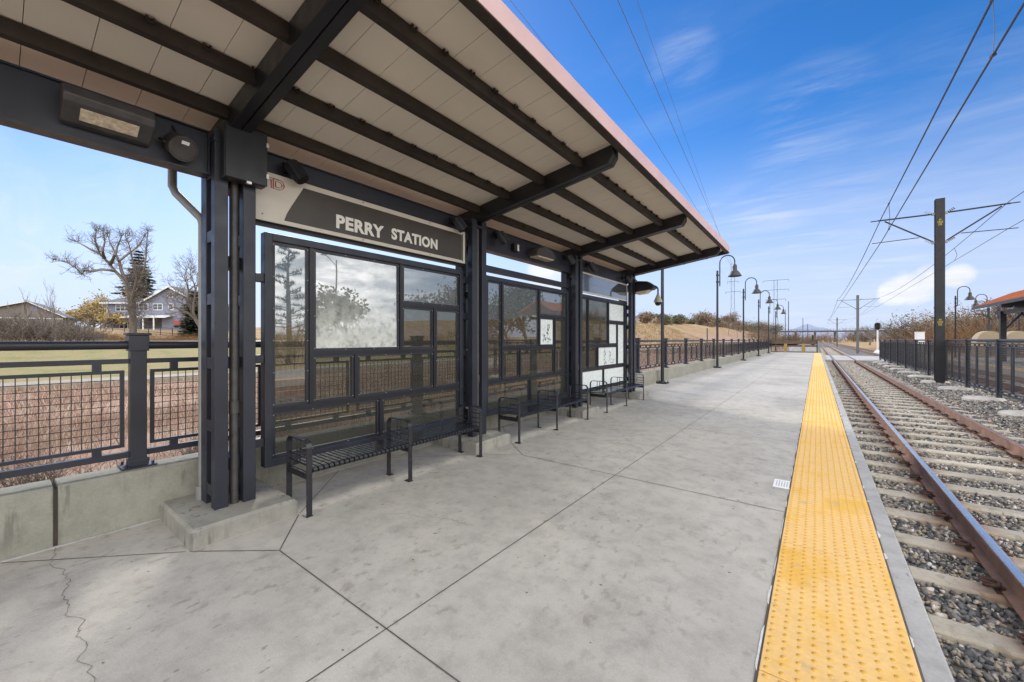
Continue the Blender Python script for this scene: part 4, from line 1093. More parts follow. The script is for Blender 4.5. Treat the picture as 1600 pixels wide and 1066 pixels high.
for y, lab in ((9.6, 'thin dropper wire linking the two near-track wires, high and close'), (22.0, 'thicker jumper wire linking the two near-track wires just before the black mast')):
    a, b = interp(mess, y), interp(cont, y)
    m_ = MB(); c = (a + b) / 2 + Vector((.04, .10, 0)); m_.tube([a, c, b], .005 if y < 15 else .010, 5)
    for p in (a, b): m_.tube([p + Vector((0, -.06, -.02)), p + Vector((0, .06, .02))], .03, 6)
    solo('dropper_wire', m_, 'wire', lab, 'wire', tuple(a), 'overhead wires of the tracks')
mess2 = sag((6.6, -18, 7.1), (6.1, 24.6, ZM), .15) + sag((6.1, 24.6, ZM), (6.5, 71, ZM), .6)[1:] + sag((6.5, 71, ZM), (6.5, 139, ZM), .8)[1:]
cont2 = [(6.6, -18, 6.15), (6.1, 24.6, ZC), (6.5, 71, ZC), (6.5, 139, ZC)]
wire('upper messenger wire over the second track, right of the black mast', mess2, .013)
wire('lower contact wire over the second track, right of the black mast', cont2, .011)
a, b = interp(mess2, 33), interp(cont2, 33); m_ = MB(); m_.tube([a, a + Vector((.16, .3, -.35)), b + Vector((.16, .3, .35)), b], .010, 5)
solo('dropper_wire', m_, 'wire', 'curved jumper wire linking the two second-track wires right of the black mast', 'wire', tuple(a), 'overhead wires of the tracks')

# signal and cabinet beyond the fence end
sx, sy, _ = at(1371, 548, 55)
t = thing('railway_signal', 'railway signal with black head on a white post, beyond the end of the trackside fence', 'signal', (sx, sy, -.4))
zt = H0 + (531 - 511) / F * 55
m_ = MB(); m_.cyl((sx, sy, -.4), (sx, sy, zt), .09, n=12); m_.lathe((sx, sy, -.4), [(.42, 0), (.42, .25), (.2, .5), (.1, .6)], 14); obj('post', m_, 'trim', t)
m_ = MB(); m_.prism([(sx + .32 * math.cos(R(a)), zt + .1 + .2 * (1 if math.sin(R(a)) > 0 else -1) + .30 * math.sin(R(a))) for a in range(0, 360, 20)], 'y', sy - .16, sy + .03); obj('signal_head', m_, 'ink', t)
m_ = MB()
for dz in (-.18, .28): m_.cyl((sx, sy - .16, zt + .05 + dz), (sx, sy - .42, zt + .05 + dz), .13, .14, 14, False); m_.cyl((sx, sy - .165, zt + .05 + dz), (sx, sy - .175, zt + .05 + dz), .10, n=14)
obj('visor', m_, 'ink', t)
cx_, cy_, _ = at(1437, 531, 62)
m_ = MB(); m_.box(cx_ - .5, cx_ + .5, cy_ - .4, cy_ + .4, -.3, 2.7); m_.prism([(cx_ - .56, 2.7), (cx_ + .56, 2.7), (cx_ + .5, 2.82), (cx_ - .5, 2.82)], 'y', cy_ - .46, cy_ + .46); m_.box(cx_ - .4, cx_ + .4, cy_ - .43, cy_ - .4, .1, 2.5)
solo('equipment_cabinet', m_, 'trim', 'white equipment cabinet behind the trackside fence, left of the black mast', 'cabinet', (cx_, cy_, -.3), None, .01)

# ================================================================== OPPOSITE PLATFORM
t = thing('platform_shelter', 'far platform shelter with sloping orange metal roof and dark posts', 'shelter', (11.6, 43, 0))
m_ = MB(); y0, y1 = 30.0, 47.0
m_.prism([(9.75, 4.12), (11.8, 5.15), (13.9, 4.12), (13.9, 4.06), (11.8, 5.08), (9.75, 4.06)], 'y', y0, y1)
for k in range(43):
    y = y0 + .1 + k * .4
    if y < y1: m_.prism([(9.75, 4.125), (11.8, 5.155), (11.8, 5.20), (9.75, 4.17)], 'y', y, y + .035)
obj('roof', m_, 'roof_orange', t)
m_ = MB(); m_.box(9.70, 9.76, y0, y1, 3.95, 4.15); m_.box(9.72, 9.74, y0, y1, 4.15, 4.16)
obj('eave_fascia', m_, 'steel', t)
m_ = MB()
for k in range(14):
    y = 30.6 + k * 1.25
    if y < y1: m_.prism([(9.76, 3.95), (11.8, 4.95), (11.8, 5.06), (9.76, 4.06)], 'y', y, y + .12)
m_.prism([(9.7, 3.72), (13.9, 3.72), (13.9, 3.95), (11.8, 4.95), (9.7, 3.95)], 'y', 40.6, 40.75)
m_.box(10.9, 11.1, y0 + .3, y1 - .3, 3.5, 3.78); m_.box(12.5, 12.7, y0 + .3, y1 - .3, 3.5, 3.78)
m_.prism([(9.9, 3.62), (13.7, 3.62), (13.7, 3.74), (9.9, 3.74)], 'y', 39.2, 39.4); m_.prism([(9.9, 3.62), (13.7, 3.62), (13.7, 3.74), (9.9, 3.74)], 'y', 33.2, 33.4)
obj('roof_frame', m_, 'steel', t)
for y in (33.3, 39.3, 45.5):
    m_ = MB(); m_.box(10.8, 11.1, y - .15, y + .15, 0, 3.7); m_.box(12.5, 12.8, y - .15, y + .15, 0, 3.7)
    m_.bar((11.0, y, 2.3), (11.9, y, 3.6), .1, .1); m_.bar((12.6, y, 2.3), (11.8, y, 3.6), .1, .1)
    obj('post', m_, 'steel', t, .01)
bx, by, _ = at(1592, 490, 31.5)
t = thing('bell_light', 'pale bell shaped light hanging beside the post of the orange roofed shelter', 'light', (10.6, 38.4, 3.3))
m_ = MB(); m_.lathe((10.6, 38.4, 3.1), [(0, .28), (.08, .26), (.2, .14), (.24, 0), (.2, 0), (0, .1)], 14); obj('shade', m_, 'trim', t)
m_ = MB(); m_.cyl((10.6, 38.4, 3.36), (10.6, 38.4, 3.62), .02, n=6); obj('hanger', m_, 'steel', t)
# arched tan shells
for i, (u, v) in enumerate(((1548, 515), (1592, 515))):
    x, y, _ = at(u, 531, 36); y += 0
    lab = ['tan round-topped bicycle locker left of the far shelter post', 'tan round-topped bicycle locker partly hidden behind the far shelter post'][i]
    t = thing('bicycle_locker', lab, 'locker', (x, y, 0))
    rx = Vector((CS, SN, 0)); fd = Vector((-SN, CS, 0)); c = Vector((x, y, 0))
    m_ = MB(); n = 16; front = []; back = []
    for k in range(n + 1):
        q = math.pi * k / n; p = c + rx * (1.25 * math.cos(q)) + Vector((0, 0, 1.45 + .95 * math.sin(q))); front.append(p); back.append(p + fd * .45)
    front = [c + rx * 1.25] + front + [c - rx * 1.25]; back = [p + fd * .45 for p in front]; nn = len(front)
    m_.add(front + back, [tuple(range(nn - 1, -1, -1)), tuple(range(nn, 2 * nn))] + [(k, k + 1, nn + k + 1, nn + k) for k in range(nn - 1)]); obj('shell', m_, 'tan', t)
    m_ = MB(); a = c - rx * 1.3 - fd * .03; b = c + rx * 1.3 - fd * .03; m_.bar(a + Vector((0, 0, 1.5)), b + Vector((0, 0, 1.5)), .06, .12); m_.bar(c - fd * .03 + Vector((0, 0, .1)), c - fd * .03 + Vector((0, 0, 1.45)), .05, .05); obj('door_trim', m_, 'wood', t)
# louvred windbreak and back railing on the far platform
t = thing('louvre_screen', 'dark horizontal louvre screen standing on the opposite platform', 'screen', (10.0, 34, 0))
m_ = MB()
for k in range(7): m_.box(10.0, 10.04, 26, 45, .55 + k * .14, .63 + k * .14)
obj('louvre', m_, 'steel', t)
m_ = MB()
for k in range(9): m_.box(10.045, 10.12, 26 + k * 2.36, 26.08 + k * 2.36, 0, 1.6)
obj('post', m_, 'steel', t)
m_ = MB()
for k in range(24):
    m_.cyl((14.05, -14 + k * 3, 0), (14.05, -14 + k * 3, 1.15), .03, n=8)
for z in (.3, .7, 1.12): m_.cyl((14.05, -14, z), (14.05, 55, z), .022, n=8)
solo('pipe_railing', m_, 'steel', 'dark pipe railing along the back of the opposite platform', 'railing', (14.05, 20, 0))
# ================================================================== PLATFORM END
t = thing('end_barrier', 'brown board barrier with white panels closing the far end of the platform', 'barrier', (-2.4, 61.6, 0))
m_ = MB(); m_.box(-4.8, .1, 61.5, 61.56, 1.05, 1.45); m_.box(-4.8, .1, 61.5, 61.56, .72, .92); m_.box(-4.8, .1, 61.48, 61.55, 1.5, 1.58); m_.box(-4.8, .1, 61.5, 61.54, .05, .12); obj('board', m_, 'wood', t)
for x0, x1 in ((-2.75, -1.5), (-1.1, -.05)):
    m_ = MB(); m_.box(x0, x1, 61.42, 61.46, .14, .72); obj('white_panel', m_, 'panelwhite', t)
for x in (-3.15, -1.3):
    m_ = MB(); m_.box(x - .16, x + .16, 61.36, 61.5, 0, 1.12); obj('ochre_post', m_, 'ochre', t)
for x in (-4.7, .05):
    m_ = MB(); m_.box(x - .05, x + .05, 61.4, 61.5, 0, 1.6); obj('post', m_, 'steel', t)
x, y, _ = at(1270, 551, 51.2)
t = thing('equipment_post', 'dark post with a bulky black box at the far end of the yellow strip', 'post', (x, y, 0))
m_ = MB(); m_.cyl((x, y, 0), (x, y, 2.15), .10, n=10); m_.lathe((x, y, 2.1), [(.0, .12), (.1, .06), (.12, 0)], 10); obj('post', m_, 'steel_dark', t)
m_ = MB(); m_.box(x - .24, x + .24, y - .26, y - .08, .95, 1.55); obj('box', m_, 'steel_dark', t, .03)

# ================================================================== VEGETATION
def tree_skeleton(r_, h, lean=(0, 0), levels=4, r0=.28, spread=.75, trunk=.35, kids_=(4, 4, 3, 3), ratio=.62, up=.15, gnarl=.22, min_r=.012):
    """returns MB for trunk and MB for the crown branches, plus twig tip positions"""
    T, B, tips = MB(), MB(), []
    def grow(p, d, L, r, lv):
        n = 5 if lv == 0 else (4 if lv < 3 else 3)
        pts = [p]; rad = [r]; q = p; dd = d
        for i in range(n):
            dd = (dd + Vector((r_.gauss(0, gnarl), r_.gauss(0, gnarl), r_.gauss(0, gnarl * .7) + up * (.3 if lv == 0 else .6)))).normalized() if not (lv == 0 and i == 0) else dd
            q = q + dd * (L / n); pts.append(q); rad.append(max(min_r, r * (1 - .62 * (i + 1) / n)))
        (T if lv == 0 else B).tube(pts, rad, 8 if lv == 0 else (5 if lv == 1 else 3), False)
        if lv >= levels: tips.append(pts[-1]); return
        k_ = kids_[min(lv, len(kids_) - 1)]
        for c in range(k_):
            f = r_.uniform(.45 if lv else .72, 1.0); i = min(n - 1, int(f * n)); b = pts[i].lerp(pts[i + 1], f * n - i) if i < n else pts[-1]
            az = 6.283 * (c + r_.uniform(-.3, .3)) / k_
            a1 = dd.cross(Vector((.3, .2, 1))); a1 = a1.normalized() if a1.length > .01 else Vector((1, 0, 0)); a2 = dd.cross(a1)
            sp = spread * r_.uniform(.6, 1.25)
            nd_ = (dd + (a1 * math.cos(az) + a2 * math.sin(az)) * sp).normalized()
            grow(b, nd_, L * ratio * r_.uniform(.75, 1.2) * (1.25 if lv == 0 else 1), max(min_r, r * .55 * r_.uniform(.7, 1.1)), lv + 1)
        if lv > 0: grow(pts[-1], dd, L * ratio, max(min_r, rad[-1]), lv + 1)
    grow(Vector((0, 0, -.2)), Vector((lean[0], lean[1], 1)).normalized(), h * trunk, r0, 0)
    return T, B, tips
def fit(mbs, h, w=None):
    top = max(v[2] for m_ in mbs for v in m_.v); k = h / top
    wx = max(abs(v[0]) for m_ in mbs for v in m_.v) if w else 1; kw = (w / wx) if w else k
    for m_ in mbs: m_.v = [(x * kw, y * kw, z * k) for x, y, z in m_.v]
    return k, kw
def leaf_cloud(r_, pts, n, rad, s0, s1, flat=.8):
    m_ = MB()
    for p in pts:
        for i in range(n):
            d = Vector((r_.gauss(0, 1), r_.gauss(0, 1), r_.gauss(0, 1) * flat)); c = Vector(p) + d * rad * .5
            a = Vector((r_.gauss(0, 1), r_.gauss(0, 1), r_.gauss(0, 1))).normalized(); b = a.cross(Vector((r_.gauss(0, 1), r_.gauss(0, 1), r_.gauss(0, 1)))).normalized(); s = r_.uniform(s0, s1)
            m_.add([c + a * s, c + b * s * .6, c - a * s, c - b * s * .6], [(0, 1, 2, 3)])
    return m_
def plant(name, label, cat, parts_, X, Y, group=None, z=None, rot=0):
    t = thing(name, label, cat, (X, Y, gz(X, Y) if z is None else z), group); t.rotation_euler = (0, 0, rot)
    for nm, m_, mat in parts_: obj(nm, m_, mat, t, off=(0, 0, 0))
    return t
def cluster_tree(seed, h, w, leafmat, leaf_n=26, levels=3, s=(.12, .28), trunk=.3, rad=None, r0=.2, kids_=(5, 4, 3)):
    r_ = random.Random(seed); T, B, tips = tree_skeleton(r_, h, levels=levels, r0=r0, trunk=trunk, kids_=kids_, up=.1)
    k, kw = fit([T, B], h * .95, w / 2)
    tips = [(p.x * kw, p.y * kw, p.z * k) for p in tips]
    L = leaf_cloud(r_, tips, leaf_n, rad or w * .16, *s)
    return [('trunk', T, 'bark'), ('branches', B, 'twig'), ('foliage', L, leafmat)]
def spruce(seed, h, w, whorls=24, dens=9):
    r_ = random.Random(seed); T = MB(); T.tube([(0, 0, -.2), (0, 0, h * .5), (0, 0, h)], [h * .018, h * .011, .02], 7); N = MB(); B = MB()
    for i in range(whorls):
        f = .08 + .92 * i / whorls; z = h * f; R_ = w / 2 * (1 - f) ** .8 * r_.uniform(.75, 1.12) + .12
        for c in range(dens):
            az = 6.283 * (c + r_.uniform(-.35, .35)) / dens + i * .7; L = R_ * r_.uniform(.7, 1.12); d = Vector((math.cos(az), math.sin(az), 0)); sd = Vector((-d.y, d.x, 0))
            tip = Vector((0, 0, z)) + d * L + Vector((0, 0, -.22 * L + .1 * L)); B.tube([(0, 0, z), tip], [.03, .012], 3, False)
            nn = max(4, int(L * 7))
            for q in range(nn):
                u = (q + r_.uniform(0, 1)) / nn; p = Vector((0, 0, z)).lerp(tip, .12 + .88 * u); wv = (.62 * (1.1 - u) + .22) * (.6 + L * .17)
                for sg in (-1, 1):
                    e = p + sd * sg * wv * r_.uniform(.6, 1.3) + d * wv * .5 + Vector((0, 0, r_.uniform(-.5, .12) * (.5 + wv)))
                    m2 = (p + e) / 2 + Vector((0, 0, r_.uniform(-.15, .05))) + d * .3
                    N.add([p, m2 - d * .5 * r_.uniform(.6, 1.3), e, m2 + d * .25], [(0, 1, 2, 3)])
    return [('trunk', T, 'bark'), ('branches', B, 'twig'), ('needles', N, 'spruce')]
def shrub(seed, h, w, stems=16, mat='twig_tan', lv=2, leaves=None, tw=.010):
    """bare winter thicket: many thin stems, each its own forks"""
    r_ = random.Random(seed); S = MB()
    for i in range(stems):
        a = r_.uniform(0, 6.283); rr = r_.uniform(0, w * .32); p = Vector((rr * math.cos(a), rr * math.sin(a), -.15)); H_ = h * r_.uniform(.55, 1.05)
        d = Vector((math.cos(a) * r_.uniform(.1, .6), math.sin(a) * r_.uniform(.1, .6), 1)).normalized()
        def st(p, d, L, r, k):
            q = [p]
            for j in range(3): d = (d + Vector((r_.gauss(0, .2), r_.gauss(0, .2), r_.gauss(.05, .12)))).normalized(); q.append(q[-1] + d * L / 3)
            S.tube(q, [r, r * .8, r * .6, r * .3], 3, False)
            if k:
                for c in range(4):
                    b = q[1 + c % 3]; e = (d + Vector((r_.gauss(0, .6), r_.gauss(0, .6), r_.gauss(.1, .3)))).normalized(); st(b, e, L * .5, r * .6, k - 1)
        st(p, d, H_ * .8, tw * h, lv)
    out = [('stems', S, mat)]
    return out

# big bare tree in front of the grey house
r_ = random.Random(41)
x, y, _ = at(207, 531, 62); zt_ = gz(x, y); top = H0 + (531 - 358) / F * 62 - zt_
T, B, tips = MB(), MB(), []
camR = Vector((CS, SN, 0)); camD = Vector((-SN, CS, 0))
K = 62 / F
base_ = Vector((x, y, zt_))
def pv(u, v, dz=0): return Vector(at(u, v, 62 + dz)) - base_
def limb(pts, r0, r1, mb_, n=7):
    q = [pv(*p) for p in pts]; mb_.tube(q, [r0 + (r1 - r0) * i / (len(q) - 1) for i in range(len(q))], n, False); return q
limb([(207, 541), (208, 515), (207.5, 495), (206, 476), (204, 462), (200, 448)], .47, .40, T, 9)
mains = [[(200, 448), (192, 436), (180, 424), (172, 414), (163, 404), (155, 396), (152, 386), (148, 374), (150, 362)], [(204, 458, .5), (196, 437, 1), (190, 424, 1.5), (186, 408, 2), (180, 395, 2), (172, 380, 2.5), (168, 366, 3)],
         [(180, 424), (170, 422, -1), (158, 421, -1.5), (146, 424, -2), (132, 423, -2), (128, 429, -2), (118, 418, -3), (106, 411, -3), (88, 406, -3)], [(206, 470, -1), (210, 452, -1.5), (214, 436, -2), (212, 418, -2.5), (206, 402, -3), (202, 384, -3), (196, 370, -3)],
         [(206, 470, 1), (214, 448, 1.5), (222, 432, 2), (226, 416, 2), (228, 402, 2.5), (229, 385, 3), (231, 362, 3)], [(186, 408), (196, 400, 1), (207, 392, 1.5), (217, 384, 2), (224, 372, 2)], [(172, 414), (180, 398, -2), (184, 384, -2), (190, 370, -3)], [(155, 396), (142, 390, 1), (130, 383, 1), (120, 378, 1)], [(163, 404), (160, 392, -2), (164, 378, -2), (161, 362, -3)]]
def twigs(p, d, L, r, lv):
    q = [p]
    for j in range(3): d = (d + Vector((r_.gauss(0, .3), r_.gauss(0, .3), r_.gauss(.08, .25)))).normalized(); q.append(q[-1] + d * L / 3)
    B.tube(q, [r, r * .8, r * .6, max(.012, r * .4)], 3, False)
    if lv:
        for c in range(3): twigs(q[1 + c], (d + Vector((r_.gauss(0, .7), r_.gauss(0, .7), r_.gauss(.1, .5)))).normalized(), L * .6, max(.014, r * .6), lv - 1)
for i, mm in enumerate(mains):
    q = limb(mm, .30 if i < 2 else .22, .05, B, 6)
    for a, b in zip(q[2:], q[3:]):
        for c in range(7): twigs(a.lerp(b, r_.random()), ((b - a).normalized() + Vector((r_.gauss(0, .7), r_.gauss(0, .7), r_.gauss(.2, .5)))).normalized(), r_.uniform(.6, 1.7), .042, 2)
    for c in range(6): twigs(q[-1], ((q[-1] - q[-2]).normalized() + Vector((r_.gauss(0, .5), r_.gauss(0, .5), r_.gauss(.1, .4)))).normalized(), r_.uniform(.6, 1.3), .036, 2)
# the tangle of hanging twigs on the right side of the trunk
for i in range(330):
    u, v = 215 + r_.gauss(0, 9), r_.uniform(418, 500); twigs(pv(u, v, r_.gauss(0, 1.2)), Vector((r_.gauss(0, .5), r_.gauss(0, .5), r_.uniform(-.9, .3))).normalized(), r_.uniform(.8, 2.0), .034, 1)
plant('bare_tree', 'big crooked bare tree standing in front of the grey house, its limbs reaching left', 'tree', [('trunk', T, 'bark'), ('branches', B, 'twig_grey')], x, y, z=zt_)

# spruce behind it
x, y, _ = at(217, 531, 118); g_ = gz(x, y)
plant('spruce_tree', 'tall dark green spruce rising behind the grey house and the big bare tree', 'tree', spruce(3, H0 + (531 - 388) / F * 118 - g_, 15, 26, 10), x, y)
x, y, _ = at(304, 531, 78); g_ = gz(x, y)
plant('spruce_tree', 'small green conifer in front of the right gable of the grey house', 'tree', spruce(4, H0 + (531 - 452) / F * 78 - g_, 6.5, 18, 9), x, y)
for i, (u, v, t_, w, lab) in enumerate(((146, 464, 104, 9, 'yellow leaved tree left of the grey house'), (180, 455, 112, 9, 'taller golden tree right behind the left end of the grey house'), (118, 484, 98, 8, 'low yellowish tree beside the brown roofed house'), (160, 490, 92, 7, 'low golden bush tree touching the left corner of the grey house'), (134, 486, 100, 9, 'rounded yellow tree between the two houses'))):
    x, y, _ = at(u, 531, t_); plant('autumn_tree', lab, 'tree', cluster_tree(60 + i, H0 + (531 - v) / F * t_ - gz(x, y), w, 'leaf_gold', 11, s=(.16, .38)), x, y)
for i, (u, v, t_, w, lab) in enumerate(((31, 448, 58, 4.5, 'small dead tree with few limbs in front of the brown house, farthest left'), (84, 436, 56, 6, 'dead tree with forked top right of the brown house'), (62, 470, 57, 3, 'thin dead sapling between the two dead trees at left'), (137, 462, 60, 6, 'slender bare tree in front of the yellow tree'))):
    x, y, _ = at(u, 531, t_); r2 = random.Random(80 + i); T, B, tp = tree_skeleton(r2, 10, levels=3, r0=.22, trunk=.5, kids_=(3, 3, 3), spread=.5, gnarl=.16, up=.5, min_r=.016); fit([T, B], H0 + (531 - v) / F * t_ - gz(x, y), w / 2)
    plant('dead_tree', lab, 'tree', [('trunk', T, 'bark'), ('branches', B, 'twig_grey')], x, y)
x, y, _ = at(326, 531, 60); r2 = random.Random(19); T, B, tp = tree_skeleton(r2, 14, lean=(-.1, 0), levels=5, r0=.45, trunk=.34, kids_=(4, 4, 3, 3), spread=.85, gnarl=.26, up=.05, min_r=.014); fit([T, B], H0 + (531 - 392) / F * 60 - gz(x, y), 6.5)
plant('bare_tree', 'bare tree half hidden behind the nearest shelter column, limbs drooping left', 'tree', [('trunk', T, 'bark'), ('branches', B, 'twig_grey')], x, y)

# brush heap and thicket along the low side
protos = [shrub(100 + i, 3.2, 5, 46, 'twig_grey', 2, tw=.013) for i in range(2)] + [shrub(110 + i, 2.6, 5, 34, 'twig_rust', 2) for i in range(2)] + [shrub(120 + i, 3.6, 6, 30, 'twig_tan', 2) for i in range(3)]
pobj = [None] * len(protos); psrc = list(protos)
def put_shrub(k, X, Y, s, label, group, rot, z=None):
    zz = gz(X, Y) if z is None else z
    if pobj[k] is None:
        t = tag(obj('bare_shrub', psrc[k][0][1], psrc[k][0][2], None), label, 'shrub', group)
        t.location = (X, Y, zz); pobj[k] = t
    else: t = dup(pobj[k], (X, Y, zz), label, group)
    t.rotation_euler = (0, 0, rot); t.scale = (s * 1.0, s * 1.0, s)
    return t
rb = random.Random(55)
for i in range(24):
    u = -20 + i * 7.2; t_ = rb.uniform(50, 60); x, y, _ = at(u, 531, t_); put_shrub(i % 2, x, y, rb.uniform(.9, 1.4) * (1 if u < 120 else .6), 'tangled grey bare brush in front of the houses at left', 'brush in front of the houses at left', rb.uniform(0, 6))
for i in range(26):
    u = 135 + i * 8; t_ = rb.uniform(60, 72); x, y, _ = at(u, 531, t_); put_shrub(2 + i % 2, x, y, rb.uniform(.4, .7), 'low rust coloured shrub in front of the grey house', 'rusty shrubs in front of the grey house', rb.uniform(0, 6))
for i, (px, py) in enumerate(((-8.2, 2.2), (-7.4, .9), (-9.5, 3.9), (-8.4, .3))):
    lab = 'pale grey dry bush right behind the wire mesh railing'
    put_shrub(0, px, py, .17, lab, 'dry bushes behind the railing', i * 1.3)

# hilltop trees, shrubs and right-hand thickets
for i, (u, v, t_, w, kind, lab) in enumerate((
    (1058, 495, 190, 11, 'leaf_olive', 'round green tree on the hill crest between the two nearer lamps'), (1099, 492, 190, 19, 'leaf_brown', 'broad brown tree on the hill crest left of the second lamp'),
    (1040, 493, 200, 10, 'leaf_olive', 'dark tree beside the beige apartment block on the hill'), (1116, 496, 195, 8, 'leaf_olive', 'narrow grey green tree on the crest just left of the second lamp'),
    (1140, 491, 200, 14, 'leaf_brown', 'thin brown tree on the crest right of the second lamp'), (1170, 505, 210, 22, 'leaf_olive', 'low wide tree on the crest behind the third lamp'),
    (1192, 503, 220, 16, 'leaf_brown', 'brown tree behind the third and fourth lamps'), (1216, 507, 260, 16, 'leaf_olive', 'dark tree at the low end of the hill crest'), (1010, 490, 205, 10, 'leaf_brown', 'bare brown tree in front of the apartment block'), (1080, 503, 185, 8, 'leaf_olive', 'small bush on the crest left of the broad brown tree'), (1128, 505, 190, 9, 'leaf_brown', 'low brown bush on the crest'), (1155, 503, 200, 10, 'leaf_brown', 'grey brown bush on the crest behind the second lamp'))):
    ra = abs((u - 800) / F * CS - SN); t_ = min(64 / ra, 460); w *= .50 * t_ / 200; x, y, _ = at(u, 531, t_); h_ = max(2.5, H0 + (531 - v) / F * t_ - gz(x, y)); plant('hill_tree', lab, 'tree', cluster_tree(200 + i, h_, w, kind, 34, 3, (.25, .6), trunk=.07, rad=w * .30), x, y)
for i in range(16):
    x, y, _ = at(1180 + i * 8.5, 531, rb.uniform(260, 420)); put_shrub(4 + i % 3, x, y, rb.uniform(1.6, 2.6), 'distant brown scrub near the far bridge', 'distant scrub near the bridge', rb.uniform(0, 6))
for i in range(46):
    Y = 150 + i * 8.5; X = -64 - rb.uniform(0, 22); put_shrub((0, 4, 5, 1, 6, 2)[i % 6], X, Y, rb.uniform(.9, 2.1), 'grey brown thicket along the crest of the dry grass hill', 'thickets on the hill crest', rb.uniform(0, 6))
for i in range(34):
    Y = rb.uniform(330, 620); X = -75 + i * 4.4 + rb.uniform(-4, 4)
    if abs(X - 4.4) < 9: continue
    put_shrub((0, 4, 1, 6)[i % 4], X, Y, rb.uniform(1.6, 3.2), 'distant grey brown wood below and behind the road bridge', 'distant woods at the road bridge', rb.uniform(0, 6))
# scrub on the right behind the tracks
for i in range(64):
    u = 1318 + i * 5.2; t_ = rb.uniform(80, 130) if u < 1400 else rb.uniform(58, 100)
    x, y, _ = at(u, 531, t_)
    if x < 16: x = 16 + rb.uniform(0, 6)
    k = (2, 4, 5, 6, 3)[i % 5]
    put_shrub(k, x, y, rb.uniform(1.2, 2.0) if u > 1400 else rb.uniform(1.0, 1.6), 'tall brown winter scrub beyond the tracks on the right', 'brown scrub on the right', rb.uniform(0, 6))
for i, (u, v, t_, w, lab) in enumerate(((1362, 492, 92, 13, 'bare tree with pale limbs behind the railway signal'), (1393, 498, 96, 11, 'bare tree just right of the railway signal'), (1436, 502, 90, 9, 'bare tree left of the black mast'), (1545, 468, 62, 12, 'bare tree rising behind the orange roof'), (1582, 463, 60, 10, 'second bare tree rising behind the orange roof, at the right edge'), (1318, 508, 150, 10, 'small bare tree beside the far grey mast'))):
    x, y, _ = at(u, 531, t_); x = max(x, 15.5); r2 = random.Random(300 + i); T, B, tp = tree_skeleton(r2, 10, levels=4, r0=.26, trunk=.3, kids_=(4, 4, 3), spread=.8, gnarl=.24, up=.12, min_r=.016); fit([T, B], H0 + (531 - v) / F * t_ - gz(x, y), w / 2)
    plant('bare_tree', lab, 'tree', [('trunk', T, 'bark'), ('branches', B, 'twig_grey')], x, y)
for i, (u, v, t_, w, lab) in enumerate(((1450, 506, 100, 18, 'olive brown tree mass left of the black mast'), (1490, 497, 84, 16, 'rusty brown tree behind the far lamp'), (1530, 492, 74, 14, 'brown tree under the orange roof'), (1575, 490, 70, 14, 'olive tree under the right end of the orange roof'))):
    x, y, _ = at(u, 531, t_); plant('scrub_tree', lab, 'tree', cluster_tree(400 + i, H0 + (531 - v) / F * t_ - gz(x, y), w, ('leaf_olive', 'leaf_brown')[i % 2], 12, 3, (.10, .26), trunk=.2, rad=w * .22), x, y)
# trees across the tracks whose reflection shows in the glass
def pine(seed, h, w):
    r_ = random.Random(seed); T = MB(); T.tube([(0, 0, -.2), (.1, 0, h * .5), (0, 0, h)], [.26, .17, .03], 8); N = MB(); B = MB()
    for i in range(52):
        f = .22 + .78 * i / 52; z = h * f; L = w / 2 * (1.05 - f) ** .55 * r_.uniform(.55, 1.1); az = r_.uniform(0, 6.283); d = Vector((math.cos(az), math.sin(az), r_.uniform(.0, .35))); e = Vector((0, 0, z)) + d * L
        B.tube([(0, 0, z), e], [.05, .015], 4, False)
        for q in range(5):
            c = Vector((0, 0, z)).lerp(e, .4 + .15 * q)
            for j in range(26):
                dv = Vector((r_.gauss(0, 1), r_.gauss(0, 1), r_.gauss(.2, .8))).normalized() * r_.uniform(.2, .42); sd = dv.cross(Vector((0, 0, 1))).normalized() * .02; N.add([c - sd, c + sd, c + dv], [(0, 1, 2)])
    return [('trunk', T, 'bark'), ('branches', B, 'twig'), ('needles', N, 'spruce')]
plant('pine_tree', 'dark pine across the tracks, mirrored in the left pane of the nearest windscreen', 'tree', pine(9, 9.6, 5.6), 27.5, 15.5)
for i, (X, Y, h_, w, k) in enumerate(((31, 24, 6.5, 6, 'leaf_olive'), (24, 33, 7.5, 9, 'leaf_brown'), (20, 40, 8.5, 9, 'leaf_olive'), (26, 44, 7, 8, 'leaf_brown'), (19.5, 50, 8, 8, 'leaf_olive'))):
    plant('bushy_tree', ['round green bush tree mirrored in the upper right pane of the nearest windscreen', 'brown tree across the tracks mirrored in the middle windscreen', 'dark tree across the tracks mirrored in the wide pane of the middle windscreen', 'brown tree mirrored in the middle windscreen, behind the others', 'green tree across the tracks mirrored in the farthest windscreen'][i], 'tree', cluster_tree(500 + i, h_, w, k, 22, 3, (.12, .3), trunk=.22), X, Y)
X, Y = 27, 19.5
m_ = MB(); m_.tube([(X, Y, 0), (X, Y, 9.0)], [.09, .06], 8); m_.tube([(X, Y, 8.4), (X - .9, Y - 1.2, 8.9), (X - 1.6, Y - 2.0, 9.0)], .035, 6); m_.box(X - 1.9, X - 1.5, Y - 2.3, Y - 1.9, 8.92, 9.0)
solo('street_lamp', m_, 'polegrey', 'tall street lamp across the tracks, mirrored in the large pane', 'lamp', (X, Y, 0))
for i in range(18):
    X = rb.uniform(17, 30); Y = -8 + i * 3; put_shrub((2, 4, 5)[i % 3], X, Y, rb.uniform(.7, 1.1), 'brown scrub across the tracks, seen only mirrored in the shelter glass', 'scrub across the tracks', rb.uniform(0, 6))

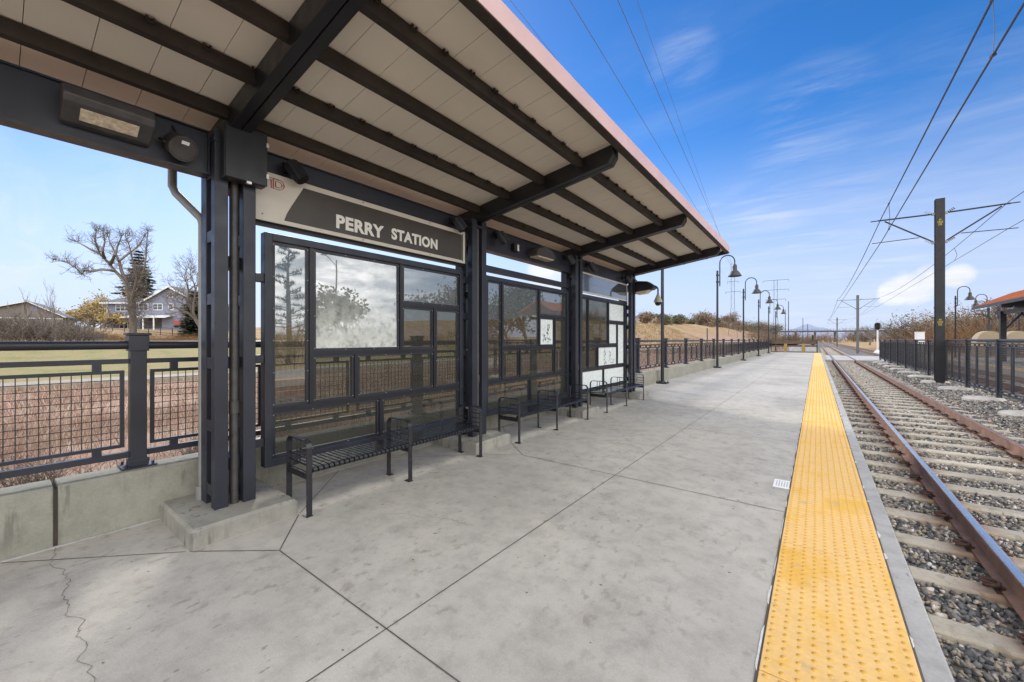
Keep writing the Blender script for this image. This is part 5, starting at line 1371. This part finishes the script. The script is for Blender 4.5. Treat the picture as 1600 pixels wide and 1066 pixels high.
# dry grass behind the wall (one mass nobody could count)
rs = np.random.RandomState(9)
def blades(n, x0, x1, y0, y1, h0, h1, w, lean=.35):
    X = rs.uniform(x0, x1, n); Y = rs.uniform(y0, y1, n)
    c = np.sin(X * .9 + 1.7 * np.sin(Y * .5)) + np.sin(Y * 1.1 + X * .3) + rs.normal(0, .8, n); k = c > -.9; X, Y = X[k], Y[k]; n = len(X)
    Z = np.array([gz(a, b) for a, b in zip(X, Y)]); az = rs.uniform(0, 6.283, n); h = rs.uniform(h0, h1, n)
    lx, ly = rs.normal(0, lean, n) * h, rs.normal(0, lean, n) * h
    dx, dy = np.cos(az) * w, np.sin(az) * w
    v = np.stack([np.stack([X - dx, Y - dy, Z - .02], 1), np.stack([X + dx, Y + dy, Z - .02], 1), np.stack([X + lx, Y + ly, Z + h], 1)], 1)
    return v.reshape(-1, 3), np.arange(n * 3).reshape(-1, 3)
sets = [blades(60000, -15, -5.05, -3, 14, .10, .34, .008), blades(26000, -26, -15, -6, 22, .12, .36, .014), blades(20000, -25, -5.05, 14, 60, .15, .4, .02), blades(12000, -25, -5.05, 60, 130, .2, .5, .04)]
o_ = 0; VV = []; FF = []
for v_, f_ in sets: VV.append(v_); FF.append(f_ + o_); o_ += len(v_)
tag(link(bpy.data.objects.new('dry_grass', np_mesh('dry_grass', np.concatenate(VV), np.concatenate(FF), 'drygrass'))), kind='stuff')
sets = [blades(16000, -62, -30, 40, 190, .3, .8, .09), blades(9000, -95, -62, -6, 40, .3, .7, .05), blades(7000, 15, 45, 20, 120, .3, .8, .06), blades(2500, .7, 8.0, 62, 150, .1, .3, .03)]
o_ = 0; VV = []; FF = []
for v_, f_ in sets: VV.append(v_); FF.append(f_ + o_); o_ += len(v_)
tag(link(bpy.data.objects.new('gold_grass', np_mesh('gold_grass', np.concatenate(VV), np.concatenate(FF), 'goldgrass'))), kind='stuff')

# ================================================================== BUILDINGS AND FAR STRUCTURES
def frame_of(u, t_):
    """ground point, with facade axis across the view"""
    x, y, _ = at(u, 531, t_); return Vector((x, y, 0))
def hmap(u0, t_, name, label, cat, zbase):
    o = frame_of(u0, t_); th = thing(name, label, cat, (o.x, o.y, zbase)); th.rotation_euler = (0, 0, math.atan2(SN, CS)); return th
# grey house: local x across, y away, z up
t_ = 95; k_ = t_ / F; zb = 4.45
house = hmap(231, t_, 'grey_house', 'two storey lavender grey house with white trimmed windows and a porch', 'house', zb)
hx = lambda u: (u - 231) * k_
hz = lambda v: H0 + (531 - v) * k_ - zb
def hpart(nm, m_, mat, parent, lab=None): return obj(nm, m_, mat, parent, off=(0, 0, 0), label=lab)
m_ = MB(); m_.box(hx(167), hx(231), 0, 7, -1.5, hz(474.5))
ridge = hz(450); m_.prism([(hx(232), -1.5), (hx(318), -1.5), (hx(318), hz(474)), (hx(275.5), ridge - .1), (hx(232), hz(474))], 'y', -1.6, 9)
hpart('wall', m_, 'siding', house)
m_ = MB(); e = hz(473.5)
m_.prism([(-.9, e), (3.5, hz(464)), (7.9, e), (7.9, e - .18), (3.5, hz(464) - .18), (-.9, e - .18)], 'x', hx(162), hx(238))
for s in (-1, 1):
    x1 = hx(275.5) + s * (hx(275.5) - hx(228)); zz = hz(476.5)
    m_.prism([(hx(275.5), ridge + .22), (x1, zz + .1), (x1, zz - .12), (hx(275.5), ridge)], 'y', -2.3, 9.6)
rf = hpart('roof', m_, 'shingle', house)
m_ = MB()
for s in (-1, 1):
    x1 = hx(275.5) + s * (hx(275.5) - hx(228)); zz = hz(476.5); m_.prism([(hx(275.5), ridge + .24), (x1, zz + .12), (x1, zz - .28), (hx(275.5), ridge - .18)], 'y', -2.36, -2.3)
m_.box(hx(161.5), hx(229), -.98, -.9, e - .24, e + .04)
m_.box(hx(166.5), hx(168.2), -.05, .1, -1.5, e - .2)
hpart('trim', m_, 'trim', house)
def hwin(u0, u1, v0, v1, y, n=2):
    f = MB(); x0, x1, z0, z1 = hx(u0), hx(u1), hz(v1), hz(v0); f.box(x0, x1, y - .06, y + .02, z0, z1); w = hpart('window', f, 'trim', house)
    g = MB(); s = (x1 - x0 - .12) / n
    for i in range(n):
        a, b = x0 + .12 + i * s, x0 + s * (i + 1); mid = (z0 + z1) / 2
        g.box(a, b, y - .075, y - .05, z0 + .14, mid - .03); g.box(a, b, y - .075, y - .05, mid + .03, z1 - .12)
    hpart('pane', g, 'window', w)
hwin(181, 203, 475.5, 486.5, 0, 3); hwin(226.5, 241.5, 475.5, 486, -1.6, 2); hwin(248.5, 263.5, 475.5, 485.5, -1.6, 2); hwin(272.5, 280, 475.5, 485.5, -1.6, 1); hwin(271, 279.5, 457.5, 466, -1.6, 1); hwin(280.5, 288.5, 458, 466, -1.6, 1); hwin(187, 200, 502, 514, 0, 2)
m_ = MB(); m_.prism([(-3.9, hz(497)), (-1.6, hz(493.5)), (-1.6, hz(494.5)), (-3.9, hz(498))], 'x', hx(212), hx(280)); hpart('porch_roof', m_, 'trim', house)
m_ = MB(); m_.box(hx(229), hx(262), -1.62, -1.55, -.2, hz(498)); hpart('porch_shade_panel', m_, 'porch', house)  # flat dark sheet on the wall, painted as the shade inside the porch
for u in (229, 246, 262):
    m_ = MB(); m_.box(hx(u) - .1, hx(u) + .1, -3.8, -3.6, -1, hz(497.6)); hpart('porch_post', m_, 'trim', house)
m_ = MB(); m_.box(hx(285), hx(296), -2.6, -1.8, hz(508), hz(502)); hpart('awning', m_, 'redcar', house)
# brown roofed house
t_ = 82; k_ = t_ / F; zb = 3.4
house = hmap(44, t_, 'brown_house', 'low taupe house with a wide grey gable roof, at the left edge', 'house', zb); house.rotation_euler[2] += R(38)
hx = lambda u: (u - 44) * k_ * .70
hz = lambda v: H0 + (531 - v) * k_ - zb
m_ = MB(); m_.prism([(hx(-30), -2), (hx(96), -2), (hx(96), hz(495)), (hx(44), hz(472.5)), (hx(-30), hz(490))], 'y', 0, 9); hpart('wall', m_, 'siding_tan', house)
m_ = MB()
m_.prism([(hx(44), hz(470.5)), (hx(102), hz(494)), (hx(102), hz(496)), (hx(44), hz(472.5))], 'y', -.8, 9.6); m_.prism([(hx(44), hz(470.5)), (hx(-40), hz(490)), (hx(-40), hz(492)), (hx(44), hz(472.5))], 'y', -.8, 9.6); hpart('roof', m_, 'shingle', house)
m_ = MB(); m_.prism([(hx(44), hz(470.8)), (hx(-40), hz(490.3)), (hx(-40), hz(491.6)), (hx(44), hz(472))], 'y', -.9, -.8); m_.prism([(hx(44), hz(470.8)), (hx(102), hz(494.3)), (hx(102), hz(495.6)), (hx(44), hz(472))], 'y', -.9, -.8); m_.box(hx(-30), hx(96), -.06, 0, hz(498), hz(496.6)); hpart('trim', m_, 'trim', house)
m_ = MB(); m_.box(hx(48), hx(60), -.05, .02, hz(486), hz(478)); hpart('gable_panel', m_, 'siding', house)
# yard fence in front of the grey house
m_ = MB(); a = frame_of(120, 80); rx = Vector((CS, SN, 0)); z0 = gz(a.x, a.y)
for i in range(12):
    p = a + rx * (i * 2.4); m_.box(p.x - .06, p.x + .06, p.y - .06, p.y + .06, gz(p.x, p.y) - .3, gz(p.x, p.y) + 1.7 + (.6 if i == 5 else 0))
for z in (.5, 1.5): m_.bar(a + Vector((0, 0, z0 + z)), a + rx * 26.4 + Vector((0, 0, gz(*(a + rx * 26.4).xy) + z)), .05, .07)
solo('yard_fence', m_, 'bridge', 'dark post and rail fence in front of the grey house', 'fence', (a.x, a.y, z0))
# beige apartments on the hill
for (u0, u1, v0, t_, nm, lab, mat) in ((1001, 1031, 491, 215, 'apartment_block', 'beige apartment block on the hill behind the camera dome', 'stucco'), (1064, 1086, 500.5, 265, 'hill_house', 'small pale house on the hill between the first two lamps', 'stucco')):
    k_ = t_ / F; o = frame_of(u0, t_); zb = gz(o.x, o.y)
    house = hmap(u0, t_, nm, lab, 'house', zb); W = (u1 - u0) * k_; Hh_ = H0 + (531 - v0) * k_ - zb
    m_ = MB(); m_.box(0, W, 0, 9, -2, Hh_ - 1.2); hpart('wall', m_, mat, house)
    m_ = MB(); n = 3 if mat == 'stucco' else 1
    for i in range(n):
        a, b = W * i / n - .3, W * (i + 1) / n + .3 * (i == n - 1); m_.prism([(a, Hh_ - 1.2), (b, Hh_ - 1.2), ((a + b) / 2, Hh_ + .4)], 'y', -.6, 9.4)
    hpart('roof', m_, 'shingle', house)
    for i in range(5 if n == 3 else 3):
        for j in range(2 if n == 3 else 1):
            f = MB(); x0 = W * (i + .3) / (5 if n == 3 else 3); z0 = .9 + j * 2.4; f.box(x0, x0 + .9, -.06, .02, z0, z0 + 1.2); hpart('window', f, 'window', house)
# power pylons, line poles and the high wires
def pylon(label, u, v, t_, arms):
    x, y, _ = at(u, 531, t_); zb = gz(x, y); zt_ = H0 + (531 - v) / F * t_
    th = thing('power_pylon', label, 'pylon', (x, y, zb)); m_ = MB(); s = .9
    q = zb + (zt_ - zb) * .42
    for sx in (-1, 1):
        m_.tube([(x + sx * 2.6, y, zb), (x + sx * s, y, q), (x + sx * s, y, zt_)], .12, 5)
        for i in range(10):
            z0, z1 = q + (zt_ - q) * i / 10, q + (zt_ - q) * (i + 1) / 10
            if sx > 0: m_.bar((x + s * (1 if i % 2 else -1), y, z0), (x - s * (1 if i % 2 else -1), y, z1), .06, .06)
    for i in range(4):
        w0, w1 = 2.6 - 1.7 * i / 4, 2.6 - 1.7 * (i + 1) / 4; z0, z1 = zb + (q - zb) * i / 4, zb + (q - zb) * (i + 1) / 4
        m_.bar((x - w0, y, z0), (x + w1, y, z1), .06, .06); m_.bar((x + w0, y, z0), (x - w1, y, z1), .06, .06)
    obj('legs', m_, 'tower', th)
    for (vv, wd) in arms:
        z = H0 + (531 - vv) / F * t_; a = MB(); a.bar((x - wd, y, z), (x + wd, y, z), .16, .22)
        for sx in (-1, 1): a.cyl((x + sx * wd, y, z), (x + sx * wd, y, z - 1.4), .09, n=5)
        obj('crossarm', a, 'tower', th)
    return x, y
pylon('thin pale power pylon seen behind the second lamp', 1145, 411, 250, ((456, 4), (440, 3)))
pylon('power pylon with three crossarms behind the far lamps', 1212, 437, 250, ((438, 6.8), (453, 6.8), (468, 5.2)))
for i, (u, v, t_, lab) in enumerate(((1232, 471, 210, 'tall dark wooden line pole right of the far lamps'), (1227, 484, 240, 'thin line pole just left of the tall dark one'), (1254.5, 497, 260, 'small line pole near the left end of the bridge'), (1262, 506, 280, 'smaller line pole beside the bridge'), (1105, 513, 92, 'short dark post standing in the dry grass left of the second lamp'))):
    x, y, _ = at(u, 531, t_); zb = gz(x, y); m_ = MB(); m_.cyl((x, y, zb - .5), (x, y, H0 + (531 - v) / F * t_), .22 if t_ > 100 else .12, .16 if t_ > 100 else .12, 7)
    solo('line_pole' if t_ > 100 else 'fence_post', m_, 'bridge', lab, 'pole' if t_ > 100 else 'post', (x, y, zb))
for (u0, u1, v1, tn, lab) in ((797, 1146, 448, 36, 'faint high power wire nearest the shelter roof'), (890, 1144, 418, 34, 'high power wire second from the shelter roof'), (965, 1147, 418, 34, 'high power wire third from the shelter roof'), (995, 1150, 440, 36, 'faint high power wire farthest right of the four')):
    a, b = Vector(at(u0, 0, tn)), Vector(at(u1, v1, 250)); a2 = a + (a - b) * .5
    m_ = MB(); m_.tube([a2, a, b], .020 if 'faint' in lab else .032, 5); solo('power_line', m_, 'hvwire', lab, 'wire', tuple(a), 'high power wires')
# far bridge across the valley
x0, y0, _ = at(1222, 531, 420); x1, y1, _ = at(1330, 531, 420)
th = thing('road_bridge', 'long dark road bridge in the far distance, left of the tracks', 'bridge', ((x0 + x1) / 2, (y0 + y1) / 2, 0))
m_ = MB(); a, b = Vector((x0 - 30, y0, 0)), Vector((x1 + 60, y1, 0)); zd = H0 + (531 - 518) / F * 420
m_.bar(a + Vector((0, 0, zd)), b + Vector((0, 0, zd)), 8, 1.5); obj('deck', m_, 'bridge', th)
m_ = MB()
for i in range(9):
    m_ = MB(); p = a.lerp(b, (i + .5) / 9); m_.box(p.x - 1, p.x + 1, p.y - 1, p.y + 1, -2, zd - 1); obj('pier', m_, 'bridge', th)
m_ = MB(); m_.bar(a + Vector((0, -3.8, zd + 2.2)), b + Vector((0, -3.8, zd + 2.2)), .25, .2)
for i in range(60): p = a.lerp(b, i / 59); m_.box(p.x - .12, p.x + .12, p.y - 3.9, p.y - 3.7, zd + 1, zd + 2.3)
obj('parapet', m_, 'bridge', th)

# ================================================================== SKY, SUN, CAMERA
SUN_EL = 31.; sdir = Vector((-.90, .44, 0)).normalized()
sdir = (sdir * math.cos(R(SUN_EL)) + Vector((0, 0, math.sin(R(SUN_EL))))).normalized()
w = bpy.data.worlds.new('World'); sc.world = w; w.use_nodes = True; t = w.node_tree
bg = t.nodes['Background']; bg.inputs[1].default_value = .135
sky = t.nodes.new('ShaderNodeTexSky'); sky.sky_type = 'NISHITA'; sky.sun_disc = False
sky.sun_elevation = R(SUN_EL); sky.sun_rotation = math.atan2(sdir.x, sdir.y); sky.altitude = 1600; sky.air_density = 1.0; sky.dust_density = .6; sky.ozone_density = 2.0
tc = t.nodes.new('ShaderNodeTexCoord'); gen = tc.outputs['Generated']
sep = t.nodes.new('ShaderNodeSeparateXYZ'); t.links.new(gen, sep.inputs[0])
zz = mth(t, 'MAXIMUM', sep.outputs[2], .0)
den = mth(t, 'ADD', zz, .16)
cmb = t.nodes.new('ShaderNodeCombineXYZ')
t.links.new(mth(t, 'DIVIDE', sep.outputs[0], den), cmb.inputs[0]); t.links.new(mth(t, 'DIVIDE', sep.outputs[1], den), cmb.inputs[1])
def vdot(v):
    v = Vector(v).normalized(); n = t.nodes.new('ShaderNodeVectorMath'); n.operation = 'DOT_PRODUCT'; t.links.new(gen, n.inputs[0]); n.inputs[1].default_value = v; return n.outputs['Value']
def blob(u, v, r_in, r_out):
    """a patch of cloud in the direction of one spot of the sky"""
    a, b, c = at(u, v, 1.0); d = vdot((a, b, c - H0)); return sstep(t, d, math.cos(R(r_out)), math.cos(R(r_in)))
n1 = noise(t, cmb.outputs[0], .9, 7, .58, .5); n2 = noise(t, cmb.outputs[0], 2.6, 7, .6, .3)
mp = t.nodes.new('ShaderNodeMapping'); mp.inputs['Rotation'].default_value = (0, 0, R(-35)); mp.inputs['Scale'].default_value = (.55, 1.9, 1); t.links.new(cmb.outputs[0], mp.inputs[0])
n3 = noise(t, mp.outputs[0], 1.3, 7, .55, .6)
wisp = mth(t, 'MULTIPLY', sstep(t, n3.outputs[0], .52, .80), .12)
# wisps the photograph shows
n4 = noise(t, mp.outputs[0], 2.6, 8, .62, .8)
pat = None
for (u, v, ri, ro, k) in ((1065, 100, .3, 4.5, .42), (1275, 172, .3, 6, .36), (1215, 225, .3, 4, .3), (1160, 365, 1.0, 8, .36), (1250, 320, 1, 8, .26), (1560, 250, 3, 15, .18), (1330, 450, 1, 9, .36), (20, 375, 1.0, 7, .6), (150, 215, 2, 9, .25)):
    f_ = mth(t, 'MULTIPLY', blob(u, v, ri, ro), k); f_ = mth(t, 'MULTIPLY', f_, sstep(t, n4.outputs[0], .38, .86)); pat = f_ if pat is None else mth(t, 'ADD', pat, f_)
# cumulus low above the tracks, and the unseen cloud deck behind the camera, widened and brightened to fill shade
nd3 = noise(t, gen, 16, 9, .62, .35)
cum = None
for (u, v, ri, ro) in ((1425, 448, .1, 2.6), (1452, 434, .1, 2.1), (1400, 457, .1, 2.0), (1496, 432, .1, 1.7), (855, 425, .8, 4.5)):
    f_ = blob(u, v, ri, ro); cum = f_ if cum is None else mth(t, 'MAXIMUM', cum, f_)
cum = sstep(t, mth(t, 'ADD', mth(t, 'MULTIPLY', cum, .62), mth(t, 'MULTIPLY', nd3.outputs[0], 1.15)), .80, 1.22)
deck_dir = vdot((.75, -.62, .30)); deck_fill_mask = sstep(t, deck_dir, .02, .42); deck = mth(t, 'MULTIPLY', deck_fill_mask, mth(t, 'ADD', .62, mth(t, 'MULTIPLY', sstep(t, n2.outputs[0], .38, .6), .38)))
cov = mth(t, 'ADD', mth(t, 'ADD', wisp, pat), mth(t, 'MULTIPLY', cum, .85), clamp=True)
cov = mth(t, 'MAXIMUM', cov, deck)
cov = mth(t, 'MULTIPLY', cov, sstep(t, sep.outputs[2], .0, .035))
shade = ramp(t, [(.30, (4.3, 4.45, 4.8)), (.55, (5.0, 5.1, 5.25)), (.75, (5.5, 5.5, 5.55))]); t.links.new(n2.outputs[0], shade.inputs[0])
hs = t.nodes.new('ShaderNodeHueSaturation'); hs.inputs['Hue'].default_value = .507; t.links.new(mth(t, 'ADD', .92, mth(t, 'MULTIPLY', sstep(t, sep.outputs[2], .02, .45), .44)), hs.inputs['Saturation']); t.links.new(mixc(t, sky.outputs[0], (2.9, 3.55, 4.9), mth(t, 'MULTIPLY', sstep(t, sep.outputs[2], .46, .0), .9)), hs.inputs['Color'])
deck_fill = ramp(t, [(.28, (7.5, 7.7, 8.0)), (.5, (15, 15, 15)), (.72, (21, 20.6, 20))]); t.links.new(n2.outputs[0], deck_fill.inputs[0])
skyc = mixc(t, hs.outputs[0], mixc(t, shade.outputs[0], deck_fill.outputs[0], deck_fill_mask), cov)
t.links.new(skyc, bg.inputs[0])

sun = bpy.data.lights.new('Sun', 'SUN'); sun.energy = 2.1; sun.angle = R(9.0); sun.color = (1, .95, .87)
so = link(bpy.data.objects.new('Sun', sun)); so.rotation_euler = sdir.to_track_quat('Z', 'Y').to_euler(); so.location = sdir * 60

cam = bpy.data.cameras.new('Camera'); co = link(bpy.data.objects.new('Camera', cam))
cam.sensor_fit = 'HORIZONTAL'; cam.sensor_width = 36; cam.lens = F / 1600 * 36
cam.shift_y = (V0 - 533) / 1600.   # horizon sits at row 531 of 1066
co.location = (0, 0, H0); co.rotation_euler = (R(90), 0, TH); cam.clip_start = .05; cam.clip_end = 6000
sc.camera = co
sc.view_settings.view_transform = 'Standard'; sc.view_settings.look = 'None'; sc.view_settings.exposure = .54; sc.view_settings.gamma = 1
sc.cycles.max_bounces = 8; sc.cycles.transparent_max_bounces = 24; sc.cycles.use_denoising = True
sc.cycles.sample_clamp_indirect = 6
